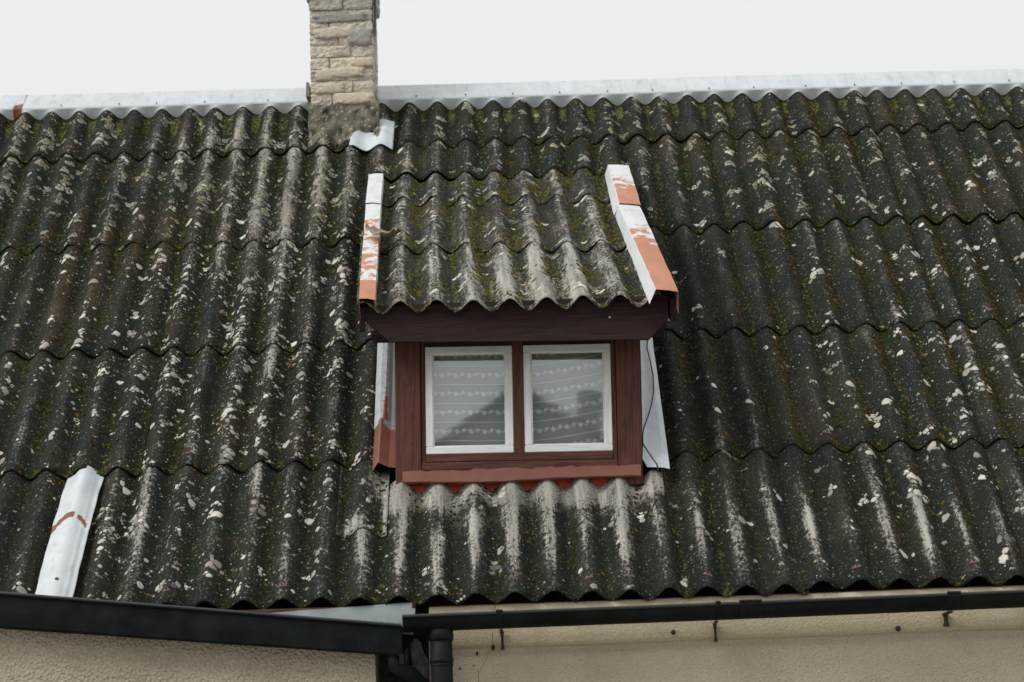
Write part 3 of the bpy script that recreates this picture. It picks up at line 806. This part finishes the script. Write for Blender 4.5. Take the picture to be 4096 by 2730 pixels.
# sill flashing, torn upper edge
def sill(b):
    x = lerp(-.672, .488, b); e = .012*noise.noise((x*9, 2, 2))+.006*noise.noise((x*30, 5, 1)); w_ = .006*noise.noise((x*6, 8, 1))
    zb = .612+.004*sin(x*7)
    return [Vector((x, YB-.004, E+.672+e-.003*b)), Vector((x, YB-.030+w_, E+.660+e*.6)), Vector((x, YB-.036+w_, E+zb+.006*noise.noise((x*8, 0, 3)))), Vector((x, YB-.026+w_, E+zb-.006))]
quadstrip('sill_flashing', sill, 'redmet', front, 'crumpled red metal flashing under the dormer window', wear=lambda a, b: (2, 0, 0), ns=70, wave=.003, uvs=1.2)

def window(x0, x1, z0, z1, label, glabel):
    f = .036; y0, y1 = YB+.012, YB+.062; mb = MB()
    mb.box(x0, x1, y0, y1, z0, z0+f, DFv); mb.box(x0, x1, y0, y1, z1-f, z1, DFv)
    mb.box(x0, x0+f, y0+.002, y1, z0+f, z1-f, DFv, True); mb.box(x1-f, x1, y0+.002, y1, z0+f, z1-f, DFv, True)
    wd = mb.build('window', 'white', house, label=label)
    n = 14; v = []; uv = []; fc = []; a, b, c, d = x0+f-.004, x1-f+.004, z0+f-.004, z1-f+.004
    for j in range(n+1):
        for i in range(n+1):
            x = lerp(a, b, i/n); z = lerp(c, d, j/n)
            v.append(DFv(x, y0+.022, z)); uv.append((x, z))
    for j in range(n):
        for i in range(n): q = j*(n+1)+i; fc.append((q, q+1, q+n+2, q+n+1))
    mesh('pane', v, fc, 'glass', wd, uv=uv, smooth=True)
    # putty bead
    pb = MB(); t = .006
    for (xa, xb, za, zb) in ((a, b, c, c+t+.004), (a, b, d-t-.004, d), (a, a+t+.004, c+t+.004, d-t-.004), (b-t-.004, b, c+t+.004, d-t-.004)):
        pb.box(xa, xb, y0+.010, y0+.020, za, zb, DFv, bev=.002)
    pb.build('glazing_bead', 'white', wd)
    return wd
window(-.553, -.124, .750, 1.284, 'left white sash window of the dormer', '')
window(-.070, .360, .750, 1.284, 'right white sash window of the dormer', '')

# curtains behind the panes: sheer cloth with embroidered rows
def curtain(x0, x1, z0, z1, amp, label, seed):
    y = YB+.118
    def cy(x, z): return y+.006*sin(x*19+seed)+.010*noise.noise((x*5+seed, z*2, 1))
    root = thing('curtain', label, 'curtain', (lerp(x0, x1, .5), y, E+z0))
    root['group'] = 'sheer curtains in the dormer window'
    nx, nz = 40, 24; v = []; f = []; uv = []
    for j in range(nz+1):
        for i in range(nx+1):
            x = lerp(x0, x1, i/nx); z = lerp(z0, z1, j/nz); v.append((x, cy(x, z), E+z)); uv.append((x, z))
    for j in range(nz):
        for i in range(nx): q = j*(nx+1)+i; f.append((q, q+1, q+nx+2, q+nx+1))
    mesh('cloth', v, f, 'curtain', root, uv=uv, smooth=True)
    def lift(x): return .010*sin((x-x0)*8+seed*2)*.5+amp*(x-x0)**2
    rows = [z0+.035+.047*k for k in range(int((z1-z0)/.047))]
    for k, zr in enumerate(rows):
        mb = MB()
        if k % 2 == 0:                                              # plain woven line
            n = 50; vv = []; ff = []
            for i in range(n+1):
                x = lerp(x0, x1, i/n); z = zr+lift(x)
                vv += [(x, cy(x, z)-.002, E+z-.0019), (x, cy(x, z)-.002, E+z+.0019)]
            for i in range(n): ff.append((2*i, 2*i+2, 2*i+3, 2*i+1))
            mb.add(vv, ff); mb.build('woven_line', 'thread', root)
        else:                                                       # row of flowers and sprigs
            i = 0; x = x0+.02
            while x < x1-.02:
                zc = zr+lift(x)+(.006 if i % 2 else -.001); sz = .0085 if i % 2 == 0 else .007
                for q in range(5):
                    a = q*2*pi/5+.3; cx, cz = x+cos(a)*sz, zc+sin(a)*sz
                    mb.add([(cx+cos(b*pi/3)*sz*.56, cy(x, zc)-.002, E+cz+sin(b*pi/3)*sz*.56) for b in range(6)], [tuple(range(6))])
                for q in range(3):
                    cx = x+.017+q*.006; cz = zc+.004*sin(q*2+i)
                    mb.add([(cx+cos(b*pi/2)*.0042, cy(cx, cz)-.002, E+cz+sin(b*pi/2)*.0034) for b in range(4)], [(0, 1, 2, 3)])
                mb.add([(x+cos(b*pi/3)*sz*.6, cy(x, zc)-.0024, E+zc+sin(b*pi/3)*sz*.6) for b in range(6)], [tuple(range(6))])
                x += .034; i += 1
            mb.build('embroidered_row', 'thread', root)
    return root
curtain(-.56, -.110, .70, 1.42, .0, 'sheer curtain with flower rows behind the left dormer pane', .4)
curtain(-.085, .372, .70, 1.42, .22, 'sheer curtain with flower rows behind the right dormer pane', 2.1)

# fascia, barge ends, soffit, cheeks
FY = .445
def slab(name, pts, y0, y1, mat, parent, label=None, fn=None):
    n = len(pts); v = [(x, y0, E+z) for x, z in pts]+[(x, y1, E+z) for x, z in pts]
    f = [tuple(range(n)), tuple(range(2*n-1, n-1, -1))]+[(i, i+n, (i+1) % n+n, (i+1) % n) for i in range(n)]
    return mesh(name, v, f, mat, parent, uv=[(p[0], p[2]) for p in v], label=label)
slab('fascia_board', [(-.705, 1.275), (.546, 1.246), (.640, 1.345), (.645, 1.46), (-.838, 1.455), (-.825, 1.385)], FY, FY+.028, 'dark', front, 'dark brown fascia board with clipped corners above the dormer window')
slab('barge_end', [(.652, 1.335), (.690, 1.33), (.700, 1.475), (.652, 1.475)], FY-.03, 2.4, 'dark', front) if False else None
def barge(x0, x1, name):
    v = []; f = []
    for (s, lo) in ((.02, -.15), (2.6, -.13)):
        for x in (x0-.045*s if x0 < 0 else x0-.035*s, x1-.045*s if x0 < 0 else x1-.035*s):
            v += [P_dorm(x, s, -.03), P_dorm(x, s, lo)]
    f = [(0, 1, 3, 2), (4, 6, 7, 5), (0, 4, 5, 1), (2, 3, 7, 6), (0, 2, 6, 4), (1, 5, 7, 3)]
    return mesh(name, v, f, 'dark', front, uv=[(p.y, p.x+p.z) for p in v])
barge(.655, .683, 'barge_board'); barge(-.852, -.826, 'barge_board')
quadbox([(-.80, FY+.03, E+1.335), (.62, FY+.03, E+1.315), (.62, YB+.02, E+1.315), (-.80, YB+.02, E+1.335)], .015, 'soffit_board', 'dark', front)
for cx in (-.690, .485):
    x2 = cx-.07 if cx < 0 else cx-.02
    v = []
    for x_, dx_ in ((cx, 0), (cx+(.03 if cx < 0 else -.03), 0)):
        v += [(x_, YB+.08, E+YB*tan(AL)-.08), (x_, YB+.08, E+DZ+.514*(YB+.08-DY)-.09), (x_, 2.95, E+DZ+.514*(2.95-DY)-.09), (x_, 2.95, E+2.95*tan(AL)-.14)]
    mesh('cheek_board', v, [(0, 1, 2, 3), (7, 6, 5, 4), (0, 4, 5, 1), (1, 5, 6, 2), (2, 6, 7, 3), (3, 7, 4, 0)], 'wood', front, uv=[(p[1], p[2]) for p in v])
# screw heads in the boards
for (x, z) in ((-.612, 1.06), (-.615, .94), (-.622, .80), (.405, .86), (.43, 1.20)):
    p = DFv(x, YB, z); MB().tube([p+Vector((0, .002, 0)), p+Vector((0, -.002, 0))], .004, 8).build('screw_head', 'iron', front)
p = Vector((.36, FY, E+1.36)); MB().tube([p+Vector((0, .002, 0)), p+Vector((0, -.004, 0))], .006, 7).build('screw_head', 'mortar', front)

# ------------------------------------------------------------------ chimney
CX0, CX1, CY0, CY1 = -1.358, -.958, 3.50, 3.92; CZ0, CZ1 = 3.16, 4.36
core = MB().box(CX0+.009, CX1-.009, CY0+.009, CY1-.009, E+CZ0-.2, E+CZ1-.01)
chim = core.build('chimney', 'mortar', house, label='eroded pale brick chimney rising through the roof ridge')
def brick_obj(x0, x1, y0, y1, z0, z1, tint, seed):
    nx, ny, nz = max(3, int((x1-x0)/.016)), max(3, int((y1-y0)/.03)), 5; v = []; f = []; c = []
    idx = {}
    cx, cy, cz = (x0+x1)/2, (y0+y1)/2, (z0+z1)/2
    def vid(i, j, k):
        if (i, j, k) in idx: return idx[(i, j, k)]
        x, y, z = lerp(x0, x1, i/nx), lerp(y0, y1, j/ny), lerp(z0, z1, k/nz)
        # eroded corners and a pitted face
        e = sum(1 for q, n_ in ((i, nx), (j, ny), (k, nz)) if q in (0, n_))
        ins = (.0, .0, .0028, .006)[e]*(1+noise.noise((x*30, y*30, z*30)))
        d = Vector((cx-x, (cy-y), cz-z)); d = Vector((math.copysign(min(ins, abs(d.x)), d.x) if i in (0, nx) else 0, math.copysign(min(ins, abs(d.y)), d.y) if j in (0, ny) else 0, math.copysign(min(ins*.7, abs(d.z)), d.z) if k in (0, nz) else 0))
        nn = .005*noise.noise((x*16+seed, y*16, z*22))+.006*noise.noise((x*45, y*45+seed, z*60))
        p = Vector((x, y, z))+d
        if j == 0: p.y -= nn
        if i == 0: p.x -= nn*.7
        if i == nx: p.x += nn*.7
        idx[(i, j, k)] = len(v); v.append(p); w_ = 1+.25*noise.noise((x*14, z*14, seed)); c.append(tuple(t*w_ for t in tint)); return idx[(i, j, k)]
    for k in range(nz):
        for i in range(nx):
            f.append((vid(i, 0, k), vid(i+1, 0, k), vid(i+1, 0, k+1), vid(i, 0, k+1))); f.append((vid(i, ny, k), vid(i, ny, k+1), vid(i+1, ny, k+1), vid(i+1, ny, k)))
        for j in range(ny):
            f.append((vid(0, j, k), vid(0, j, k+1), vid(0, j+1, k+1), vid(0, j+1, k))); f.append((vid(nx, j, k), vid(nx, j+1, k), vid(nx, j+1, k+1), vid(nx, j, k+1)))
    for i in range(nx):
        for j in range(ny):
            f.append((vid(i, j, 0), vid(i, j+1, 0), vid(i+1, j+1, 0), vid(i+1, j, 0))); f.append((vid(i, j, nz), vid(i+1, j, nz), vid(i+1, j+1, nz), vid(i, j+1, nz)))
    return mesh('brick', v, f, 'brick', chim, cols=c, cname='tint', smooth=False)
CH = .0775; kcourse = 0; z = CZ0
while z < CZ1-.03:
    x0, x1, y0, y1 = CX0, CX1, CY0, CY1
    if z > 4.06: g = .020; x0 -= g; x1 += g; y0 -= g; y1 += g
    if z > 4.20: g = .012; x0 -= g; x1 += g; y0 -= g; y1 += g
    zz1 = z+CH-R.uniform(.0, .005)
    cut = lerp(x0, x1, (.34, .66, .5)[kcourse % 3])+R.uniform(-.02, .02)
    hi = max(0, min(1, (z-3.75)/.3)); lo_ = max(0, min(1, (3.42-z)/.12))
    def tint():
        b = R.choice(((.56, .50, .415), (.53, .48, .405), (.58, .505, .43), (.50, .46, .39)))
        g = (.33, .335, .30); d = (.22, .205, .165)
        b = tuple(lerp(lerp(p_, q_, hi*.8), r_, lo_*.8) for p_, q_, r_ in zip(b, g, d)); w_ = R.uniform(1.0, 1.22)
        return tuple(t*w_ for t in b)
    gp = R.uniform(.0005, .003)
    pr = lambda: R.uniform(-.007, .006)
    for (a, b) in ((x0, cut-gp), (cut+gp, x1)):
        brick_obj(a, b, y0+pr(), y0+.12, E+z, E+zz1, tint(), R.uniform(0, 50))
        brick_obj(a, b, y1-.12, y1+pr(), E+z, E+zz1, tint(), R.uniform(0, 50))
    brick_obj(x0+pr(), x0+.12, y0+.125, y1-.125, E+z, E+zz1, tint(), R.uniform(0, 50))
    brick_obj(x1-.12, x1+pr(), y0+.125, y1-.125, E+z, E+zz1, tint(), R.uniform(0, 50))
    z += CH; kcourse += 1
# render still clinging to the face, and a slipped flake on the left edge
def flake(name, cx, cz, rx, rz, y, th, mat='brick', tint=(.45, .39, .31), seed=0):
    n = 26; v = []; f = []; c = []
    for q, yy in ((0, y-th*1.1), (.6, y-th), (.9, y-th*.8), (1, y+.004)):
        for k in range(n if q else 1):
            a = 2*pi*k/n; sq = 1/max(abs(cos(a)), abs(sin(a)))**.75
            e = 1+.28*noise.noise((cos(a)*1.6+seed, sin(a)*1.6, seed))+.22*noise.noise((cos(a)*5+seed, sin(a)*5, 2))
            x, z_ = cx+rx*q*sq*e*cos(a), cz+rz*q*sq*e*sin(a)
            v.append((min(CX1-.002, max(CX0+.002, x)), yy-.004*noise.noise((x*25, z_*25, seed)), E+z_)); c.append(tint)
    for k in range(n): f.append((0, 1+k, 1+(k+1) % n))
    for j in range(2):
        for k in range(n): q = 1+j*n+k; p_ = 1+j*n+(k+1) % n; f.append((q, q+n, p_+n, p_))
    return mesh(name, v, f, mat, chim, cols=c, cname='tint', smooth=True)
for i, (cx, cz, rx, rz, tn) in enumerate(((-1.20, 3.86, .13, .035, (.58, .52, .42)), (-1.04, 3.83, .09, .055, (.38, .375, .335)), (-1.16, 3.955, .18, .03, (.33, .325, .29)), (-1.15, 3.60, .14, .035, (.64, .56, .46)), (-1.24, 3.50, .10, .035, (.62, .53, .43)),
        (-1.09, 3.43, .12, .035, (.66, .57, .46)), (-1.27, 3.585, .06, .035, (.58, .50, .39)), (-1.03, 3.66, .07, .03, (.61, .52, .42)))):
    flake('render_patch', cx, cz, rx, rz, CY0-.002, .010, tint=tn, seed=i*3.7)
slab('roof_slip', [(-1.392, 3.47), (-1.368, 3.47), (-1.372, 3.56), (-1.388, 3.562)], 3.55, 3.75, 'leaf', chim)
slab('dark_strip', [(-.951, 3.84), (-.944, 3.85), (-.936, 4.07), (-.951, 4.07)], 3.50, 3.55, 'iron', chim)  # thin dark strip along the upper right edge
# cement fillet spread over the sheets round the foot
v = []; f = []; c = []; nx = 30
shc = [s for s in sheets if s.row == 4]
def surf(U, t):
    for sh in shc:
        w_ = U-sh.du-sh.shear*(sh.sref-t)
        if sh.u0 <= w_ <= sh.u1: return sh.h(w_, t)
    return 0
nx = 60
for i in range(nx+1):
    x = lerp(CX0-.014, CX1+.03, i/nx); dn = .10+.07*noise.noise((x*6, 1, 1))+.05*noise.noise((x*22, 1, 4))
    zt = 3.40+.085*noise.noise((x*6, 2, 2))+.04*noise.noise((x*19, 2, 6))
    col_ = [Vector((x, CY0+.004, E+zt))]
    for a in [.04+.06*q for q in range(16)]: col_.append(Vector((x, CY0-.004-.022*a-.006+.008*noise.noise((x*30, a*4, 3)), E+lerp(zt, 3.215, a))))
    for a in [q/8 for q in range(9)]:
        t = 4.730-dn*a; col_.append(P_main(x, t, surf(x, t)+.020*(1-a)**.7+.001+.007*noise.noise((x*24, t*24, 1))))
    for p_ in col_:
        q_ = noise.noise((p_.x*26, p_.y*26, p_.z*26)); r_ = noise.noise((p_.x*60, p_.z*60, 4))
        c.append((.42, .40, .34) if r_ > .43 else tuple(z_*(1+1.0*q_) for z_ in (.14, .13, .10))); v.append(p_)
L = 26
for i in range(nx):
    for k in range(L-1): q = i*L+k; f.append((q+L, q, q+1, q+L+1))
mesh('cement_fillet', v, f, 'brick', chim, cols=c, cname='tint', smooth=True)

# ------------------------------------------------------------------ gutters
def half_round(x0, x1, z0, z1, y, r, name, label):
    ns = 40; v = []; f = []; L = 13
    for i in range(ns+1):
        a = i/ns; x = lerp(x0, x1, a); zc = lerp(z0, z1, a)-.006*sin(a*pi)
        for k in range(L): t = pi+pi*k/(L-1); v.append((x, y+r*cos(t), E+zc+r*1.15*sin(t)))
    for i in range(ns):
        for k in range(L-1): q = i*L+k; f.append((q, q+1, q+L+1, q+L))
    f.append(tuple(range(L-1, -1, -1)))
    o = mesh(name, v, f, 'gutter', house, smooth=True, label=label)
    md = o.modifiers.new('thick', 'SOLIDIFY'); md.thickness = .003; md.offset = 0
    pts = [(lerp(x0, x1, i/ns), y-r-.003, E+lerp(z0, z1, i/ns)-.006*sin(i/ns*pi)) for i in range(ns+1)]
    MB().tube(pts, .0075, 10).build('rim_bead', 'rim', o)
    return o
GX0, GX1, GZ0, GZ1 = -.640, 4.25, -.097, -.047
gut = half_round(GX0, GX1, GZ0, GZ1, -.100, .058, 'gutter', 'black half round gutter along the right eave')
def gz(x): a = (x-GX0)/(GX1-GX0); return lerp(GZ0, GZ1, a)-.006*sin(a*pi)
for gx, w_ in ((.775, .022), (.92, .10), (1.83, .06), (-.205, .03), (3.2, .08)):
    v = []; f = []; L = 13; z0 = gz(gx)
    for xx in (gx-w_/2, gx+w_/2):
        for k in range(L): t = pi*.97+pi*1.03*k/(L-1); v.append((xx, -.100+.0625*cos(t)-.001, E+z0+.0625*1.15*sin(t)+.004))
    for k in range(L-1): f.append((k, k+1, k+L+1, k+L))
    o = mesh('gutter_union', v, f, 'gutter', gut, smooth=True); md = o.modifiers.new('t', 'SOLIDIFY'); md.thickness = .003
    o2 = MB().tube([(gx-w_/2, -.162, E+z0+.004), (gx+w_/2, -.162, E+z0+.004)], .0095, 8).build('union_clip', 'gutter', gut)
for gx, zt, w_ in ((-.2, -.247, .010), (.768, -.242, .010), (1.815, -.205, .016), (3.3, -.22, .012)):
    z0 = gz(gx); b = MB()
    b.box(gx-w_*.8, gx+w_*.8, -.115, .030, E+z0-.078, E+z0-.070)
    b.tube([(gx, .022, E+z0-.07), (gx+.001, .024, E+lerp(z0-.07, zt, .4)), (gx+.002, .024, E+zt+.02), (gx+.002, .030, E+zt)], w_*.6, 8, rads=[w_, w_*.62, w_*.6, w_*1.0])
    b.build('gutter_bracket', 'iron', gut)
for gx, zt, w_ in ((.58, -.196, .010), (1.60, -.212, .012)):                # rusted stubs of older hooks in the cornice
    MB().tube([(gx, .048, E+zt+.006), (gx-.002, .026, E+zt), (gx-.003, .018, E+zt-.004)], w_, 9, rads=[w_*1.2, w_, w_*.6]).build('hook_stub', 'iron', gut)
# left gutter: deep, flat-faced, falling to the right
def lgz(x): return .069+(x+2.462)*-.1123
xs = [-4.25+i*.1 for i in range(37)]; xs[-1] = -.648
v = []; f = []
def lprof(x):
    t = lgz(x); hgt = .158-.012*(x+2.46)
    return [(-.128, t), (-.128, t-.010), (-.120, t-.014), (-.1205, t-hgt*.55), (-.116, t-hgt*.93), (-.108, t-hgt), (-.015, t-hgt+.004), (-.015, t-.01)]
for x in xs:
    for (y, zz) in lprof(x): v.append((x, y+.002*noise.noise((x*3, zz*9, 1)), E+zz+.0015*noise.noise((x*4, 1, zz*3))))
L = 8
for i in range(len(xs)-1):
    for k in range(L-1): q = i*L+k; f.append((q, q+L, q+L+1, q+1))
f.append(tuple(range((len(xs)-1)*L, len(xs)*L)))
lg = mesh('gutter', v, f, 'gutter', house, label='deep flat black gutter falling to the right on the left eave')
md = lg.modifiers.new('t', 'SOLIDIFY'); md.thickness = .003; md.offset = 1
MB().tube([(x, -.129, E+lgz(x)+.001) for x in xs], .0065, 8).build('rim_bead', 'rim', lg)
MB().box(-.660, -.638, -.126, -.02, E-.31, E-.262).build('stop_end', 'pipe', lg)
# grey plate between the sheets and the left gutter, board behind it
def lgz(x): return .069+(x+2.462)*-.1123
quadstrip('apron_flashing', lambda b: [Vector((lerp(-1.35, -.590, b), .024, E+lerp(-.052, -.020, b))), Vector((lerp(-1.35, -.592, b), -.03, E+lerp(-.075, -.075, b))), Vector((lerp(-1.35, -.598, b), -.085, E+lgz(lerp(-1.35, -.598, b))-.035))], 'zinc', house, 'dull zinc plate between roof edge and the left gutter end', wear=lambda a, b: (0, .3 if .72 < b < .86 else 0, .35), wave=.005, uvs=.9)
MB().box(XL, -.60, .028, .05, E-.16, E-.03).build('eave_board', 'wood', house)
MB().box(-.604, -.588, -.01, .03, E-.12, E-.02).build('eave_end', 'dark', house)

# downpipe
dp = MB(); px, py = -.472, -.085
dp.tube([(px, py, E-.17), (px, py, E-.31), (px, py, .1), (px, py-.06, .03)], .050, 20)
dpo = dp.build('downpipe', 'pipe', house, smooth=False, label='dark green downpipe at the meeting of both gutters')
dpo.data.polygons.foreach_set('use_smooth', [True]*len(dpo.data.polygons))
for (za, zb, r_) in ((-.155, -.205, .056), (-.283, -.305, .0535), (-.312, -.318, .053), (-1.2, -1.26, .056)):
    o = MB().tube([(px, py, E+za), (px, py, E+(za+zb)/2), (px, py, E+zb)], r_, 20).build('pipe_collar', 'pipe', dpo)
    o.data.polygons.foreach_set('use_smooth', [len(p.vertices) == 4 for p in o.data.polygons])
# outlet elbow of the left gutter and broken masonry in the gap
MB().tube([(-.69, -.07, E-.25), (-.68, -.06, E-.31), (-.62, -.03, E-.345), (-.56, .02, E-.40)], .036, 14).build('outlet_elbow', 'pipe', lg, smooth=True)
def chunk(name, pts, y0, y1, mat, parent, jit=.012):
    n = len(pts); v = []; rr = random.Random(3)
    for yy, sc in ((y0, .82), (y0+.015, 1), (y1, 1.05)):
        cx = sum(p[0] for p in pts)/n; cz = sum(p[1] for p in pts)/n
        for x, z_ in pts: v.append((cx+(x-cx)*sc+rr.uniform(-jit, jit)*.4, yy+rr.uniform(-jit, jit), E+cz+(z_-cz)*sc))
    f = [tuple(range(n))]
    for k in range(2):
        for i in range(n): q = k*n+i; p_ = k*n+(i+1) % n; f.append((q, q+n, p_+n, p_))
    return mesh(name, v, f, mat, parent)
chunk('broken_masonry', [(-.600, -.185), (-.575, -.20), (-.560, -.24), (-.540, -.285), (-.545, -.40), (-.54, -.62), (-.62, -.62), (-.60, -.40), (-.615, -.29), (-.612, -.22)], -.01, .14, 'rough', house)
chunk('broken_masonry', [(-.69, -.262), (-.622, -.222), (-.618, -.33), (-.64, -.345), (-.70, -.335), (-.695, -.29)], .02, .16, 'rough', house)
chunk('broken_masonry', [(-.715, -.385), (-.675, -.375), (-.672, -.44), (-.72, -.45)], .05, .15, 'leaf', house)
# cracks and chips in the right wall
def crack(pts, y, wd=.0016):
    v = []; f = []
    for i, (x, z_) in enumerate(pts):
        w_ = wd*(.6+.6*abs(noise.noise((i*1.7, 2, 2))))
        v += [(x-w_, y, E+z_), (x+w_, y, E+z_), (x, y+.004, E+z_)]
    for i in range(len(pts)-1): q = 3*i; f += [(q, q+1, q+4, q+3)]
    mesh('crack', v, f, 'crack', w_r)
def jag(p, n, amp):
    out = []
    for i in range(len(p)-1):
        for k in range(n):
            t = k/n; out.append((lerp(p[i][0], p[i+1][0], t)+R.uniform(-amp, amp), lerp(p[i][1], p[i+1][1], t)))
    return out+[p[-1]]
crack(jag([(-.222, -.025), (-.236, -.09)], 6, .002), .036, .002)
crack(jag([(-.243, -.17), (-.240, -.232)], 5, .002), .026, .0018)
crack(jag([(-.262, -.25), (-.285, -.31), (-.312, -.345), (-.312, -.40), (-.318, -.62)], 6, .002), .0525, .0011)
for (x, z_, r_) in ((-.315, -.262, .010), (-.333, -.315, .005), (-.395, -.326, .008), (-.242, -.237, .013), (.33, -.415, .006)):
    pts = [(x+r_*R.uniform(.6, 1.1)*cos(a*pi/4)*.7, .0535 if z_ < -.24 else .026, E+z_+r_*R.uniform(.7, 1.3)*sin(a*pi/4)) for a in range(8)]
    mesh('chip', pts, [tuple(range(8))], 'crack', w_r)

# ------------------------------------------------------------------ loose things
cb = [( .598, 2.2, .06), (.579, 1.999, .05), (.590, 1.86, .045), (.596, 1.732, .045), (.590, 1.58, .045), (.571, 1.45, .05), (.545, 1.33, .055), (.525, 1.247, .06), (.510, 1.15, .075), (.507, 1.061, .08), (.524, 1.02, .07), (.545, .98, .055), (.567, .933, .045), (.575, .90, .02)]
pts = []
for i in range(len(cb)-1):
    for k in range(4):
        t = k/4; pts.append(P_main(*(lerp(cb[i][q], cb[i+1][q], t) for q in range(3))))
o = MB().tube(pts, .0035, 8).build('cable', 'iron', None); o['label'] = 'thin black cable hanging beside the dormer right side'; o['category'] = 'cable'
# curled scrap of bark lying on the dormer roof
n = 9; v = []; f = []
for j in range(n):
    for i in range(n):
        a, b = i/(n-1)-.5, j/(n-1)-.5; q = noise.noise((a*4, b*4, 2))
        e = 1+.35*noise.noise((a*3, b*3, 8))
        v.append(P_dorm(-.785+a*.15*e+b*.05, 1.20+b*.15*e-a*.08, .055+.05*a*a*4*.6+.025*q-.04*b))
for j in range(n-1):
    for i in range(n-1): q = j*n+i; f.append((q, q+1, q+n+1, q+n))
o = mesh('bark_scrap', v, f, 'leaf', None); o['label'] = 'curled grey scrap of bark on the left edge of the dormer roof'; o['category'] = 'bark'
md = o.modifiers.new('t', 'SOLIDIFY'); md.thickness = .005

# ------------------------------------------------------------------ ground, and the house across the street that the panes mirror
g = mesh('ground', [(-900, -900, 0), (900, -900, 0), (900, 900, 0), (-900, 900, 0)], [(0, 1, 2, 3)], 'ground', None, origin=(0, 0, 0)); g['kind'] = 'structure'
nb = thing('neighbour_house', 'dark gabled house mirrored in the dormer panes', 'house', (0, -27, 0))
x0, x1, y0, y1 = -4.6, 4.4, -34, -26; pk = -.35; zr = 8.25; ze = 5.2
mesh('wall', [(x0, y1, 0), (x1, y1, 0), (x1, y1, ze), (pk, y1, zr), (x0, y1, ze), (x0, y0, 0), (x1, y0, 0), (x1, y0, ze), (pk, y0, zr), (x0, y0, ze)], [(0, 1, 2, 3, 4), (9, 8, 7, 6, 5), (0, 4, 9, 5), (1, 6, 7, 2)], 'froof', nb)
rf = mesh('roof', [(x0-.5, y1+.4, ze-.25), (pk, y1+.4, zr+.12), (x1+.5, y1+.4, ze-.2), (x0-.5, y0-.4, ze-.25), (pk, y0-.4, zr+.12), (x1+.5, y0-.4, ze-.2)], [(0, 1, 4, 3), (1, 2, 5, 4)], 'froof', nb)
MB().box(.62, 1.02, y1-.6, y1-.1, 6.6, 8.25, bev=.02).build('chimney', 'froof', nb)
